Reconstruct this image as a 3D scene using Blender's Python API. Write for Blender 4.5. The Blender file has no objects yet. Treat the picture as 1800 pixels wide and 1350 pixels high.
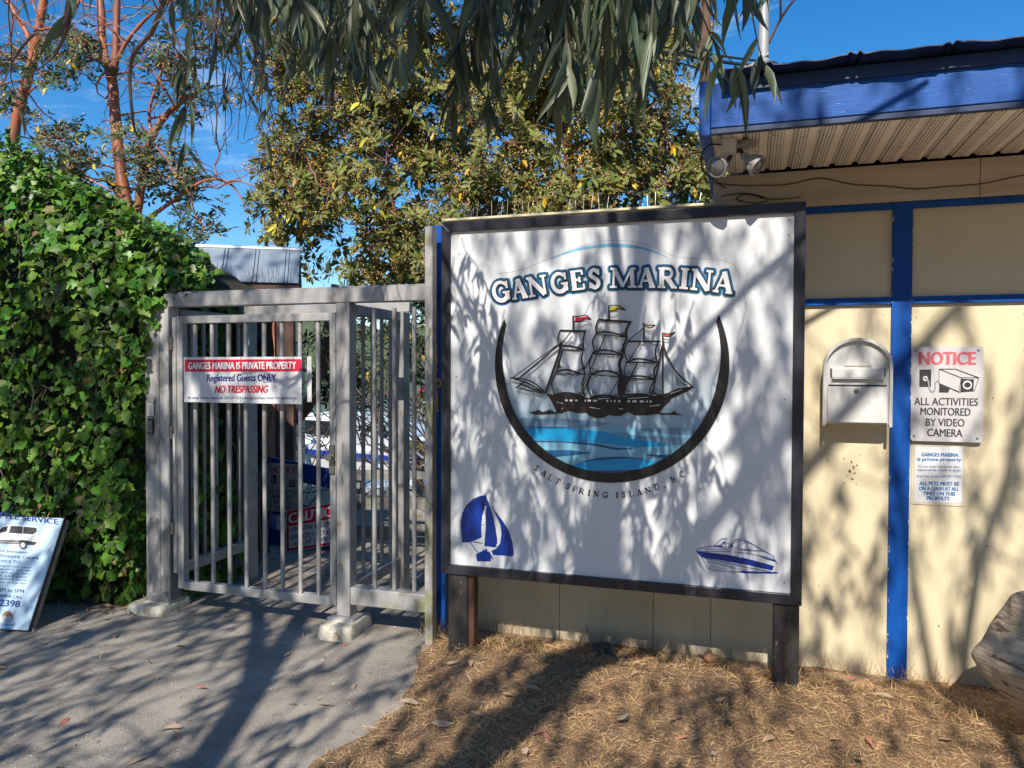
import bpy, math, random
import numpy as np
from mathutils import Vector
R = math.radians
random.seed(7); RNG = np.random.default_rng(11)
scene = bpy.context.scene
COL = scene.collection
# ------------------------------------------------------------------ camera
CAMH = 1.55; FPX = 1322.0; YAW, PITCH, ROLL = R(17.58), R(1.22), R(.157)
fw = Vector((-math.sin(YAW)*math.cos(PITCH), math.cos(YAW)*math.cos(PITCH), -math.sin(PITCH)))
rt0 = Vector((math.cos(YAW), math.sin(YAW), 0)); up0 = rt0.cross(fw)
rt = rt0*math.cos(ROLL)+up0*math.sin(ROLL); up = up0*math.cos(ROLL)-rt0*math.sin(ROLL)
CAM = Vector((0, 0, CAMH))
cd = bpy.data.cameras.new('camera'); cam = bpy.data.objects.new('camera', cd); COL.objects.link(cam)
cd.sensor_width = 36; cd.lens = 36*FPX/1800; cd.clip_start = .02; cd.clip_end = 5000
from mathutils import Matrix
cam.matrix_world = Matrix(((rt.x, up.x, -fw.x, 0), (rt.y, up.y, -fw.y, 0), (rt.z, up.z, -fw.z, CAMH), (0, 0, 0, 1)))
scene.camera = cam
# ------------------------------------------------------------------ light
SUN = Vector((.03, -1, .885)).normalized()          # towards the sun
sd = bpy.data.lights.new('sun', 'SUN'); so = bpy.data.objects.new('sun', sd); COL.objects.link(so)
sd.energy = 5.0; sd.angle = R(.5); sd.color = (1, .93, .83)
so.rotation_euler = SUN.to_track_quat('Z', 'Y').to_euler(); so.location = (0, -6, 14)
w = bpy.data.worlds.new('World'); scene.world = w; w.use_nodes = True
nt = w.node_tree; nt.nodes.clear()
wo = nt.nodes.new('ShaderNodeOutputWorld'); bg = nt.nodes.new('ShaderNodeBackground')
sky = nt.nodes.new('ShaderNodeTexSky'); sky.sky_type = 'NISHITA'; sky.sun_disc = False
sky.sun_elevation = math.asin(SUN.z); sky.sun_rotation = math.atan2(SUN.x, SUN.y)
sky.air_density = 1.0; sky.dust_density = .25; sky.ozone_density = 3.5; sky.altitude = 300
hs = nt.nodes.new('ShaderNodeHueSaturation'); hs.inputs['Saturation'].default_value = 1.36; hs.inputs['Value'].default_value = 1.0
nt.links.new(sky.outputs[0], hs.inputs['Color'])
tc = nt.nodes.new('ShaderNodeTexCoord'); mp = nt.nodes.new('ShaderNodeMapping'); mp.inputs['Scale'].default_value = (2.2, 2.2, 7.5)
mp.inputs['Rotation'].default_value = (.25, .2, .3)
nz = nt.nodes.new('ShaderNodeTexNoise'); nz.inputs['Scale'].default_value = 2.1; nz.inputs['Detail'].default_value = 9; nz.inputs['Roughness'].default_value = .62; nz.inputs['Distortion'].default_value = .6
cr = nt.nodes.new('ShaderNodeValToRGB'); cr.color_ramp.elements[0].position = .56; cr.color_ramp.elements[1].position = .82
cr.color_ramp.elements[1].color = (.5, .5, .5, 1)
mx = nt.nodes.new('ShaderNodeMix'); mx.data_type = 'RGBA'; mx.inputs[7].default_value = (7.5, 8.2, 9.0, 1)
nt.links.new(tc.outputs['Generated'], mp.inputs[0]); nt.links.new(mp.outputs[0], nz.inputs['Vector'])
nt.links.new(nz.outputs[0], cr.inputs[0]); nt.links.new(cr.outputs[0], mx.inputs[0]); nt.links.new(hs.outputs[0], mx.inputs[6])
nt.links.new(mx.outputs[2], bg.inputs[0]); bg.inputs[1].default_value = .122
nt.links.new(bg.outputs[0], wo.inputs[0])
scene.view_settings.view_transform = 'Standard'; scene.view_settings.look = 'None'
scene.view_settings.exposure = 0.44; scene.view_settings.gamma = 1
# ------------------------------------------------------------------ helpers
def ray(px, py): return fw + rt*((px-900)/FPX) - up*((py-675)/FPX)
def at(px, py, Y):
    d = ray(px, py); return CAM + d*(Y/d.y)
def atz(px, py, z):
    d = ray(px, py); return CAM + d*((z-CAMH)/d.z)
class Plane:
    def __init__(s, p0, n): s.p0 = Vector(p0); s.n = Vector(n).normalized()
    def hit(s, px, py, off=0):
        d = ray(px, py); t = (s.p0-CAM).dot(s.n)/d.dot(s.n); return CAM + d*t + s.n*off
ORG = {}
def tag(o, label=None, cat=None, group=None, kind=None):
    if label: o['label'] = label
    if cat: o['category'] = cat
    if group: o['group'] = group
    if kind: o['kind'] = kind
    return o
def thing(name, loc, label, cat, group=None):
    o = bpy.data.objects.new(name, None); o.empty_display_size = .1; COL.objects.link(o)
    o.location = loc; ORG[o.name] = Vector(loc); return tag(o, label, cat, group)
def link(name, me, parent=None, base=None):
    o = bpy.data.objects.new(name, me); COL.objects.link(o)
    if parent is not None:
        o.parent = parent; ORG[o.name] = ORG[parent.name]
    else:
        o.location = base if base is not None else (0, 0, 0); ORG[o.name] = Vector(o.location)
    return o
class MB:
    def __init__(s): s.v = []; s.f = []
    def add(s, vs, fs):
        n = len(s.v); s.v += [tuple(p) for p in vs]; s.f += [tuple(n+i for i in q) for q in fs]; return s
    def box(s, x0, x1, y0, y1, z0, z1, b=0):
        if b <= 0:
            v = [(x, y, z) for z in (z0, z1) for y in (y0, y1) for x in (x0, x1)]
            return s.add(v, [(0, 2, 3, 1), (4, 5, 7, 6), (0, 1, 5, 4), (2, 6, 7, 3), (0, 4, 6, 2), (1, 3, 7, 5)])
        # chamfered box
        vs = []; idx = {}
        def V(p):
            if p not in idx: idx[p] = len(vs); vs.append(p)
            return idx[p]
        X = (x0, x1); Yy = (y0, y1); Z = (z0, z1); sg = (1, -1); fs = []
        def c(i, j, k, ax):
            p = [X[i], Yy[j], Z[k]]
            for a, e in ((0, i), (1, j), (2, k)):
                if a != ax: p[a] += sg[e]*b
            return V(tuple(p))
        for ax in range(3):
            for e in (0, 1):
                q = []
                for (a, bb) in ((0, 0), (1, 0), (1, 1), (0, 1)):
                    t = [0, 0, 0]; t[ax] = e; t[(ax+1) % 3] = a; t[(ax+2) % 3] = bb; q.append(c(*t, ax))
                fs.append(q if e else q[::-1])
        for ax in range(3):
            a1, a2 = (ax+1) % 3, (ax+2) % 3
            for e1 in (0, 1):
                for e2 in (0, 1):
                    t0 = [0]*3; t0[a1] = e1; t0[a2] = e2; t1 = list(t0); t1[ax] = 1
                    fs.append((c(*t0, a1), c(*t1, a1), c(*t1, a2), c(*t0, a2)))
        for i in (0, 1):
            for j in (0, 1):
                for k in (0, 1): fs.append((c(i, j, k, 0), c(i, j, k, 1), c(i, j, k, 2)))
        return s.add(vs, fs)
    def bar(s, a, b, wd, th, side=None):                 # rectangular bar from a to b, wd along side, th across
        a = Vector(a); b = Vector(b); d = (b-a).normalized()
        u = Vector(side) if side is not None else Vector((0, 0, 1))
        u = (u-d*u.dot(d)).normalized(); v = d.cross(u)
        vs = [p+u*(i*wd/2)+v*(j*th/2) for p in (a, b) for i, j in ((-1, -1), (1, -1), (1, 1), (-1, 1))]
        return s.add(vs, [(0, 1, 2, 3), (7, 6, 5, 4), (0, 4, 5, 1), (1, 5, 6, 2), (2, 6, 7, 3), (3, 7, 4, 0)])
    def tube(s, pts, rad, n=8, caps=True):
        pts = [Vector(p) for p in pts]
        if not hasattr(rad, '__len__'): rad = [rad]*len(pts)
        vs = []; fs = []; u = None
        for i, p in enumerate(pts):
            d = (pts[min(i+1, len(pts)-1)]-pts[max(i-1, 0)])
            if d.length < 1e-9: d = Vector((0, 0, 1))
            d.normalize()
            if u is None: u = d.orthogonal().normalized()
            else:
                u = u-d*u.dot(d)
                u = u.normalized() if u.length > 1e-6 else d.orthogonal().normalized()
            v = d.cross(u)
            for k in range(n):
                a = 2*math.pi*k/n; vs.append(p+(u*math.cos(a)+v*math.sin(a))*rad[i])
        for i in range(len(pts)-1):
            for k in range(n): fs.append((i*n+k, i*n+(k+1) % n, (i+1)*n+(k+1) % n, (i+1)*n+k))
        if caps: fs += [tuple(range(n))[::-1], tuple(range((len(pts)-1)*n, len(pts)*n))]
        return s.add(vs, fs)
    def lathe(s, prof, org, axis=(0, 0, 1), n=16):
        org = Vector(org); ax = Vector(axis).normalized(); u = ax.orthogonal().normalized(); v = ax.cross(u)
        vs = []; fs = []
        for r_, h in prof:
            for k in range(n):
                a = 2*math.pi*k/n; vs.append(org+ax*h+(u*math.cos(a)+v*math.sin(a))*r_)
        for i in range(len(prof)-1):
            for k in range(n): fs.append((i*n+k, i*n+(k+1) % n, (i+1)*n+(k+1) % n, (i+1)*n+k))
        fs += [tuple(range(n))[::-1], tuple(range((len(prof)-1)*n, len(prof)*n))]
        return s.add(vs, fs)
    def poly(s, pts): return s.add(pts, [tuple(range(len(pts)))])
    def prism(s, pts, ext):                               # planar outline extruded by vector ext
        n = len(pts); pts = [Vector(p) for p in pts]; ext = Vector(ext)
        return s.add(pts+[p+ext for p in pts], [tuple(range(n)), tuple(range(2*n-1, n-1, -1))]+[(i, i+n, (i+1) % n+n, (i+1) % n) for i in range(n)])
    def build(s, name, m, parent=None, base=None, smooth=False):
        me = bpy.data.meshes.new(name)
        o = ORG[parent.name] if parent is not None else Vector(base if base is not None else (0, 0, 0))
        me.from_pydata([(x-o.x, y-o.y, z-o.z) for x, y, z in s.v], [], s.f); me.update()
        me.materials.append(m)
        if smooth:
            me.polygons.foreach_set('use_smooth', [True]*len(me.polygons))
            try: me.set_sharp_from_angle(angle=R(40))
            except Exception: pass
        return link(name, me, parent, base)
def spline(pts, n=6, closed=False):
    P = [np.array(p, float) for p in pts]; out = []; N = len(P)
    rng = range(N if closed else N-1)
    for i in rng:
        g = (lambda k: P[k % N]) if closed else (lambda k: P[min(max(k, 0), N-1)])
        p0, p1, p2, p3 = g(i-1), g(i), g(i+1), g(i+2)
        for j in range(n):
            t = j/n
            out.append(.5*((2*p1)+(-p0+p2)*t+(2*p0-5*p1+4*p2-p3)*t*t+(-p0+3*p1-3*p2+p3)*t**3))
    if not closed: out.append(P[-1])
    return out
# ------------------------------------------------------------------ materials
def mat(name, col, col2=None, nscale=6, rough=.6, metal=0, bump=0, bscale=60, island=0, hue=.03, trans=0, spec=.5, stretch=(1, 1, 1), lo=.38, hi=.66, detail=6, col3=None, s3=40, lo3=.6, hi3=.7, rvar=0, dist=0):
    m = bpy.data.materials.new(name); m.use_nodes = True; t = m.node_tree; N = t.nodes; L = t.links
    b = N['Principled BSDF']; b.inputs['Roughness'].default_value = rough; b.inputs['Metallic'].default_value = metal
    b.inputs['Specular IOR Level'].default_value = spec
    co = N.new('ShaderNodeTexCoord'); mp = N.new('ShaderNodeMapping'); mp.inputs['Scale'].default_value = stretch; L.new(co.outputs['Object'], mp.inputs[0])
    cur = None
    def noise(sc, de=detail):
        n = N.new('ShaderNodeTexNoise'); n.inputs['Scale'].default_value = sc; n.inputs['Detail'].default_value = de; n.inputs['Roughness'].default_value = .6
        n.inputs['Distortion'].default_value = dist
        L.new(mp.outputs[0], n.inputs['Vector']); return n
    def ramp(src, a, c):
        r = N.new('ShaderNodeMapRange'); r.inputs[1].default_value = a; r.inputs[2].default_value = c; L.new(src, r.inputs[0]); return r.outputs[0]
    rgb = N.new('ShaderNodeRGB'); rgb.outputs[0].default_value = (*col, 1); cur = rgb.outputs[0]
    if col2:
        n = noise(nscale); f = ramp(n.outputs[0], lo, hi); x = N.new('ShaderNodeMix'); x.data_type = 'RGBA'
        L.new(f, x.inputs[0]); L.new(cur, x.inputs[6]); x.inputs[7].default_value = (*col2, 1); cur = x.outputs[2]
        if rvar:
            rr = N.new('ShaderNodeMapRange'); rr.inputs[3].default_value = rough; rr.inputs[4].default_value = rough+rvar; L.new(f, rr.inputs[0]); L.new(rr.outputs[0], b.inputs['Roughness'])
    if col3:
        n = noise(s3, 3); f = ramp(n.outputs[0], lo3, hi3); x = N.new('ShaderNodeMix'); x.data_type = 'RGBA'
        L.new(f, x.inputs[0]); L.new(cur, x.inputs[6]); x.inputs[7].default_value = (*col3, 1); cur = x.outputs[2]
    if island:
        g = N.new('ShaderNodeNewGeometry'); h = N.new('ShaderNodeHueSaturation')
        a = N.new('ShaderNodeMapRange'); a.inputs[3].default_value = 1-island; a.inputs[4].default_value = 1+island; L.new(g.outputs['Random Per Island'], a.inputs[0]); L.new(a.outputs[0], h.inputs['Value'])
        ml = N.new('ShaderNodeMath'); ml.operation = 'MULTIPLY'; ml.inputs[1].default_value = 7.31; L.new(g.outputs['Random Per Island'], ml.inputs[0])
        fr = N.new('ShaderNodeMath'); fr.operation = 'FRACT'; L.new(ml.outputs[0], fr.inputs[0])
        a2 = N.new('ShaderNodeMapRange'); a2.inputs[3].default_value = .5-hue; a2.inputs[4].default_value = .5+hue; L.new(fr.outputs[0], a2.inputs[0]); L.new(a2.outputs[0], h.inputs['Hue'])
        L.new(cur, h.inputs['Color']); cur = h.outputs[0]
    L.new(cur, b.inputs['Base Color'])
    if bump:
        n = noise(bscale, 4); bp = N.new('ShaderNodeBump'); bp.inputs['Strength'].default_value = bump; bp.inputs['Distance'].default_value = .01
        L.new(n.outputs[0], bp.inputs['Height']); L.new(bp.outputs[0], b.inputs['Normal'])
    if trans:
        tr = N.new('ShaderNodeBsdfTranslucent'); L.new(cur, tr.inputs[0]); ms = N.new('ShaderNodeMixShader'); ms.inputs[0].default_value = trans
        L.new(b.outputs[0], ms.inputs[1]); L.new(tr.outputs[0], ms.inputs[2]); L.new(ms.outputs[0], N['Material Output'].inputs[0])
    return m
M = {}
M['cream'] = mat('cream_paint', (.66, .57, .385), (.58, .5, .33), 2.2, .62, bump=.12, bscale=90, stretch=(1, 1, .45), col3=(.36, .29, .17), s3=26, lo3=.71, hi3=.8)
M['cream_low'] = mat('weathered_cream_paint', (.66, .575, .4), (.54, .46, .32), 3, .65, bump=.15, bscale=80, stretch=(1.4, 1, .3), col3=(.3, .22, .12), s3=14, lo3=.66, hi3=.78)
M['blue'] = mat('blue_paint', (.003, .08, .36), (.002, .06, .29), 5, .55, spec=.25, bump=.15, bscale=70, stretch=(1, 1, .25), col3=(.2, .3, .5), s3=70, lo3=.72, hi3=.76)
M['fascia'] = mat('fascia_blue_paint', (.012, .092, .36), (.007, .06, .26), 7, .55, spec=.3, bump=.12, bscale=30, stretch=(.5, 1, 4), col3=(.2, .28, .5), s3=22, lo3=.68, hi3=.76)
M['roofblue'] = mat('dark_blue_roofing', (.012, .035, .11), (.008, .02, .06), 6, .45)
M['frieze'] = mat('weathered_frieze_board', (.54, .45, .34), (.43, .36, .27), 3, .7, bump=.25, bscale=40, stretch=(.25, 1, 5), col3=(.25, .2, .14), s3=9, lo3=.62, hi3=.75)
M['blacksatin'] = mat('black_satin_metal', (.022, .022, .03), (.035, .035, .045), 9, .35, bump=.05, bscale=120)
M['blackwood'] = mat('black_painted_wood', (.018, .016, .016), (.03, .027, .025), 7, .6, bump=.3, bscale=70, stretch=(1, 1, .3), col3=(.22, .2, .18), s3=95, lo3=.67, hi3=.72)
M['panel'] = mat('sign_panel_white', (.76, .77, .775), (.73, .745, .755), 1.3, .3, spec=.4)
M['alu'] = mat('galvanised_metal', (.43, .42, .405), (.31, .3, .29), 7, .45, metal=.2, bump=.06, bscale=60, col3=(.26, .19, .12), s3=9, lo3=.64, hi3=.78, rvar=.2)
M['alu_moss'] = mat('mossy_galvanised_metal', (.43, .42, .405), (.31, .3, .29), 7, .48, metal=.15, bump=.06, bscale=60, col3=(.24, .25, .11), s3=7, lo3=.54, hi3=.7)
M['postpaint'] = mat('flaking_grey_paint', (.19, .19, .19), (.44, .43, .41), 2.2, .55, metal=.1, bump=.15, bscale=40, lo=.5, hi=.53, stretch=(1.3, 1.3, .6))
M['concrete'] = mat('painted_concrete', (.62, .58, .47), (.42, .38, .3), 14, .85, bump=.6, bscale=45, lo=.45, hi=.62, col3=(.3, .2, .11), s3=18, lo3=.63, hi3=.72)
M['ink'] = mat('black_vinyl', (.012, .01, .012), rough=.4)
M['brownink'] = mat('dark_brown_vinyl', (.022, .014, .012), (.03, .018, .015), 5, .4)
M['white'] = mat('white_vinyl', (.82, .82, .83), rough=.35)
M['whitepaint'] = mat('white_painted_metal', (.68, .68, .66), (.6, .6, .57), 5, .35, bump=.03, bscale=60, col3=(.35, .3, .22), s3=30, lo3=.73, hi3=.8)
M['ltblue'] = mat('deep_blue_vinyl', (.012, .09, .23), (.016, .12, .29), 4, .4)
M['skyblue'] = mat('pale_blue_vinyl', (.2, .46, .6), rough=.4)
M['red'] = mat('red_vinyl', (.62, .015, .05), rough=.4)
M['fadedred'] = mat('faded_red_print', (.58, .1, .13), (.5, .14, .16), 40, .5)
M['navy'] = mat('navy_vinyl', (.012, .035, .23), rough=.4)
M['royal'] = mat('royal_blue_vinyl', (.004, .04, .3), (.003, .03, .24), 9, .35)
M['yellow'] = mat('yellow_vinyl', (.62, .5, .03), rough=.4)
M['paleyellow'] = mat('pale_yellow_vinyl', (.65, .6, .25), rough=.4)
M['orange'] = mat('orange_red_vinyl', (.7, .09, .06), rough=.4)
M['arcblue'] = mat('arc_blue_vinyl', (.2, .5, .68), rough=.4)
M['teal'] = mat('letter_outline_blue', (.02, .13, .4), (.01, .16, .24), 3, .4)
M['signwhite'] = mat('sign_plate_white', (.72, .72, .72), (.66, .66, .67), 6, .35)
M['signgrey'] = mat('aged_sign_plate', (.56, .54, .55), (.48, .46, .47), 5, .4, col3=(.4, .37, .36), s3=25, lo3=.66, hi3=.75)
M['printgrey'] = mat('grey_print', (.3, .3, .31), rough=.5)
M['printink'] = mat('charcoal_print', (.03, .028, .03), rough=.5)
M['plastic'] = mat('plastic_sleeve', (.62, .57, .44), (.55, .5, .4), 8, .25)
M['printblue'] = mat('blue_print', (.01, .15, .42), rough=.5)
M['bluetext'] = mat('dark_blue_print', (.02, .05, .22), rough=.5)
M['boardblue'] = mat('pale_blue_board', (.5, .66, .78), (.44, .6, .74), 3, .4)
M['copper'] = mat('copper_print', (.4, .2, .09), rough=.5)
M['brown'] = mat('brown_painted_wood', (.09, .04, .025), (.06, .028, .02), 6, .6, bump=.2)
M['shingle'] = mat('brown_shingles', (.16, .085, .06), (.1, .052, .04), 9, .75, bump=.5, bscale=30, stretch=(1, 1, .3))
M['terra'] = mat('terracotta_paint', (.52, .22, .11), (.44, .18, .09), 5, .65, bump=.1)
M['roofmetal'] = mat('grey_metal_roof', (.3, .36, .41), (.26, .31, .36), 4, .38, metal=.35, bump=.03)
M['ridge'] = mat('ridge_flashing', (.6, .63, .65), rough=.4, metal=.3)
M['steel'] = mat('thin_steel_wire', (.25, .24, .22), rough=.4, metal=.8)
M['cable'] = mat('black_cable', (.02, .02, .022), rough=.6)
M['brownwire'] = mat('brown_wire', (.07, .045, .03), rough=.7)
M['pole'] = mat('grey_steel_pole', (.42, .42, .4), (.3, .3, .28), 7, .5, metal=.2, bump=.1, stretch=(1, 1, .4))
M['mastwood'] = mat('brown_weathered_wood', (.13, .075, .045), (.09, .05, .03), 10, .8, bump=.4, bscale=50, stretch=(3, 3, .3))
M['greywood'] = mat('grey_weathered_wood', (.3, .28, .25), (.2, .185, .165), 9, .85, bump=.35, bscale=40, stretch=(1, 1, 4))
M['lamp'] = mat('lamp_grey', (.34, .33, .31), (.24, .23, .22), 12, .5)
M['glass'] = mat('lamp_glass', (.12, .12, .12), rough=.12, spec=.8)
M['boxwhite'] = mat('beige_plastic', (.6, .58, .53), rough=.5)
M['rubber'] = mat('dark_rubber', (.03, .028, .027), rough=.7)
M['asphalt'] = mat('asphalt', (.39, .345, .29), (.235, .208, .178), 3, .92, bump=1, bscale=150, col3=(.5, .45, .37), s3=150, lo3=.56, hi3=.68)
M['earth'] = mat('bare_earth', (.3, .23, .15), (.38, .3, .19), 7, .95, bump=.8, bscale=60)
M['soil'] = mat('straw_covered_soil', (.23, .135, .07), (.14, .085, .048), 13, .95, bump=.9, bscale=90, col3=(.38, .26, .13), s3=60, lo3=.52, hi3=.66)
M['straw'] = mat('dry_straw', (.55, .355, .175), island=.6, hue=.02, rough=.6, trans=.12)
M['water'] = mat('harbour_water', (.03, .07, .09), (.04, .09, .11), .5, .08, bump=.35, bscale=2.5)
M['hill'] = mat('forested_hillside', (.11, .14, .05), (.03, .05, .022), .35, .95, bump=1, bscale=.5, detail=12, lo=.42, hi=.58)
M['ivy'] = mat('ivy_leaf', (.088, .19, .02), island=.65, hue=.03, rough=.42, trans=.22, spec=.4)
M['ivycore'] = mat('ivy_dark_core', (.02, .026, .012), (.035, .03, .018), 9, .95, bump=1, bscale=20)
M['euc'] = mat('eucalyptus_leaf', (.115, .15, .082), island=.55, hue=.04, rough=.45, trans=.22)
M['twig'] = mat('eucalyptus_twig', (.16, .125, .1), (.1, .075, .06), 14, .8)
M['eucbark'] = mat('eucalyptus_bark', (.3, .24, .18), (.42, .36, .28), 3, .8, bump=.3, stretch=(2, 2, .4))
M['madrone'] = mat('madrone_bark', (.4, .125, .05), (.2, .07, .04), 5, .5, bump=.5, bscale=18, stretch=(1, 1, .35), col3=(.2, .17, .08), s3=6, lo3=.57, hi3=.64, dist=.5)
M['madronedark'] = mat('dark_madrone_bark', (.2, .075, .045), (.14, .05, .035), 5, .6, bump=.25, bscale=25)  # darker brownish-red bark of the central madrone
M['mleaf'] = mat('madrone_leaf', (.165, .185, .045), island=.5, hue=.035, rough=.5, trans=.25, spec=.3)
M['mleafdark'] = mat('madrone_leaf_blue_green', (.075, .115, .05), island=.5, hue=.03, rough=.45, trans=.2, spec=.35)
M['mflower'] = mat('madrone_flower', (.52, .36, .14), island=.45, hue=.035, rough=.8, trans=.15)
M['myellow'] = mat('madrone_yellow_leaf', (.62, .43, .03), island=.3, hue=.03, rough=.45, trans=.25)
M['fallen'] = mat('dry_fallen_leaf', (.42, .27, .16), (.33, .17, .1), 8, .7, trans=.1)
M['fallenpale'] = mat('pale_fallen_leaf', (.44, .34, .23), (.33, .24, .16), 9, .7, trans=.1)
M['log'] = mat('weathered_driftwood', (.56, .46, .33), (.37, .285, .195), 5, .8, bump=1, bscale=12, stretch=(1, 1, 7), col3=(.13, .085, .055), s3=3, lo3=.58, hi3=.68, dist=1.6)
M['boatwhite'] = mat('white_gelcoat', (.75, .75, .74), (.68, .68, .67), 2, .3)
M['boatglass'] = mat('tinted_boat_glass', (.015, .018, .022), rough=.1)
M['canvasblue'] = mat('blue_canvas', (.04, .12, .4), rough=.8)
M['canvasgrey'] = mat('grey_blue_canvas', (.25, .34, .45), rough=.8)
M['canvasred'] = mat('red_canvas', (.5, .04, .03), rough=.8)
M['railblue'] = mat('blue_railing_paint', (.008, .05, .3), (.006, .035, .22), 5, .5)
M['gravel'] = mat('gravel_walk', (.4, .35, .28), (.25, .21, .17), 22, .9, bump=.9, bscale=70)
M['rust'] = mat('rust_stain', (.35, .16, .04), rough=.8)
M['sand'] = mat('stone_grey', (.2, .18, .15), (.12, .11, .09), 8, .9, bump=.6, bscale=30)
M['gold'] = mat('gold_numeral', (.5, .3, .1), (.4, .24, .09), 20, .45, metal=.3)
# perforated soffit: rows of small holes within each strip
def soffit_mat():
    m = mat('perforated_soffit', (.86, .8, .7), (.76, .7, .6), 4, .6, col3=(.2, .14, .09), s3=11, lo3=.66, hi3=.76)
    t = m.node_tree; N = t.nodes; L = t.links; b = N['Principled BSDF']
    src = b.inputs['Base Color'].links[0].from_socket
    co = N.new('ShaderNodeTexCoord'); sp = N.new('ShaderNodeSeparateXYZ'); L.new(co.outputs['Object'], sp.inputs[0])
    def mth(op, a, v=None):
        n = N.new('ShaderNodeMath'); n.operation = op
        for i, q in enumerate((a, v)):
            if q is None: continue
            if isinstance(q, (int, float)): n.inputs[i].default_value = q
            else: L.new(q, n.inputs[i])
        return n.outputs[0]
    def cell(s, pitch): return mth('SUBTRACT', mth('FRACT', mth('DIVIDE', s, pitch)), .5)
    cx = cell(sp.outputs[0], .0135); cy = cell(sp.outputs[1], .021)
    d = mth('ADD', mth('MULTIPLY', cx, cx), mth('MULTIPLY', cy, cy)); hole = mth('LESS_THAN', d, .085)
    strip = mth('LESS_THAN', mth('FRACT', mth('DIVIDE', mth('ADD', sp.outputs[0], 10), .104)), .68)
    f = mth('MULTIPLY', hole, strip)
    x = N.new('ShaderNodeMix'); x.data_type = 'RGBA'; L.new(f, x.inputs[0]); L.new(src, x.inputs[6]); x.inputs[7].default_value = (.03, .022, .015, 1)
    L.new(x.outputs[2], b.inputs['Base Color']); return m
M['soffit'] = soffit_mat()
# water bands inside the emblem fade from clear paper to blue: printed gradient of the flat artwork
def emblem_mat(z0, z1, c0, c1):
    m = mat('emblem_print', c0, rough=.35); t = m.node_tree; N = t.nodes; L = t.links; b = N['Principled BSDF']
    co = N.new('ShaderNodeTexCoord'); sp = N.new('ShaderNodeSeparateXYZ'); L.new(co.outputs['Object'], sp.inputs[0])
    r = N.new('ShaderNodeMapRange'); r.inputs[1].default_value = z0; r.inputs[2].default_value = z1; L.new(sp.outputs[2], r.inputs[0])
    x = N.new('ShaderNodeMix'); x.data_type = 'RGBA'; L.new(r.outputs[0], x.inputs[0]); x.inputs[6].default_value = (*c0, 1); x.inputs[7].default_value = (*c1, 1)
    L.new(x.outputs[2], b.inputs['Base Color']); return m
# ------------------------------------------------------------------ lettering and artwork on flat things
_fc = {}
def font_geo(s, bold=0, shear=0, space=1.0):
    k = (s, bold, shear, space)
    if k in _fc: return _fc[k]
    cu = bpy.data.curves.new('t', 'FONT'); cu.body = s; cu.offset = bold; cu.shear = shear; cu.space_character = space; cu.resolution_u = 4
    ob = bpy.data.objects.new('t', cu); COL.objects.link(ob)
    me = bpy.data.meshes.new_from_object(ob)
    v = np.array([tuple(p.co)[:2] for p in me.vertices]) if len(me.vertices) else np.zeros((0, 2)); f = [tuple(p.vertices) for p in me.polygons]
    bpy.data.objects.remove(ob); bpy.data.curves.remove(cu); bpy.data.meshes.remove(me)
    _fc[k] = (v, f); return v, f
CAPH = None
def put_text(mb, s, P0, P1, upv, bold=0, shear=0, space=1.0):
    """bold letters are struck several times, each copy a hair in front of the last"""
    global CAPH
    if CAPH is None:
        v, _ = font_geo('H'); CAPH = v[:, 1].max()
    v, f = font_geo(s, 0, shear, space)
    x0, x1 = v[:, 0].min(), v[:, 0].max(); d = (P1-P0); L_ = d.length; d = d/L_; c = upv.length; nn = d.cross(upv).normalized()
    k = [0] if bold < .005 else [-1, 0, 1] if bold < .025 else [-2, -1, 0, 1, 2]; e = min(c*bold*(1.6 if bold < .025 else 1.15), .045*L_/len(s))
    P0 = P0+d*e*(len(k)//2); P1 = P1-d*e*(len(k)//2)
    for q, a in enumerate(k):
        o = d*(a*e)+nn*(.00006*q)+upv*(.012*a)
        mb.add([P0+(P1-P0)*((p[0]-x0)/(x1-x0))+upv*(p[1]/CAPH)+o for p in v], f)
def T(mb, pl, s, x0, x1, yb0, yb1, cap, off=.001, bold=0, shear=0, space=1.0):
    P0 = pl.hit(x0, yb0, off); P1 = pl.hit(x1, yb1, off); t = pl.hit(x0, yb0-cap, off)
    put_text(mb, s, P0, P1, t-P0, bold, shear, space)
class Art:
    """flat artwork on a plane; strokes stack by a hair so that no two lie flush"""
    def __init__(s, pl, sc=1, ox=0, oy=0, off=.001, step=.00012):
        s.pl = pl; s.sc = sc; s.ox = ox; s.oy = oy; s.off = off; s.st = step; s.mb = MB()
    def p(s, q): return s.pl.hit(s.ox+q[0]/s.sc, s.oy+q[1]/s.sc, s.off)
    def poly(s, pts, smooth=0):
        if smooth: pts = spline(pts, smooth, True)
        s.mb.poly([s.p(q) for q in pts]); s.off += s.st; return s
    def stroke(s, pts, w, smooth=0, taper=False):
        if smooth and len(pts) > 2: pts = spline(pts, smooth)
        P = [np.array(q, float) for q in pts]; n = len(P); L = []; Rr = []
        for i in range(n):
            a = P[max(i-1, 0)]; b = P[min(i+1, n-1)]; d = b-a; d = d/(np.hypot(*d)+1e-9); nn = np.array((-d[1], d[0]))
            k = 1.0
            if 0 < i < n-1:
                e = P[i+1]-P[i]; e = e/(np.hypot(*e)+1e-9); k = min(1.8, 1/max(.4, abs(e@d)))
            ww = (w if not hasattr(w, '__len__') else w[0]+(w[1]-w[0])*i/(n-1))*k/2
            if taper: ww *= 1-.85*i/(n-1)
            L.append(P[i]+nn*ww); Rr.append(P[i]-nn*ww)
        vs = [s.p(q) for q in L]+[s.p(q) for q in Rr]
        s.mb.add(vs, [(i, i+1, n+i+1, n+i) for i in range(n-1)]); s.off += s.st; return s
TK, TN, SF = .21, .085, .08
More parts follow.
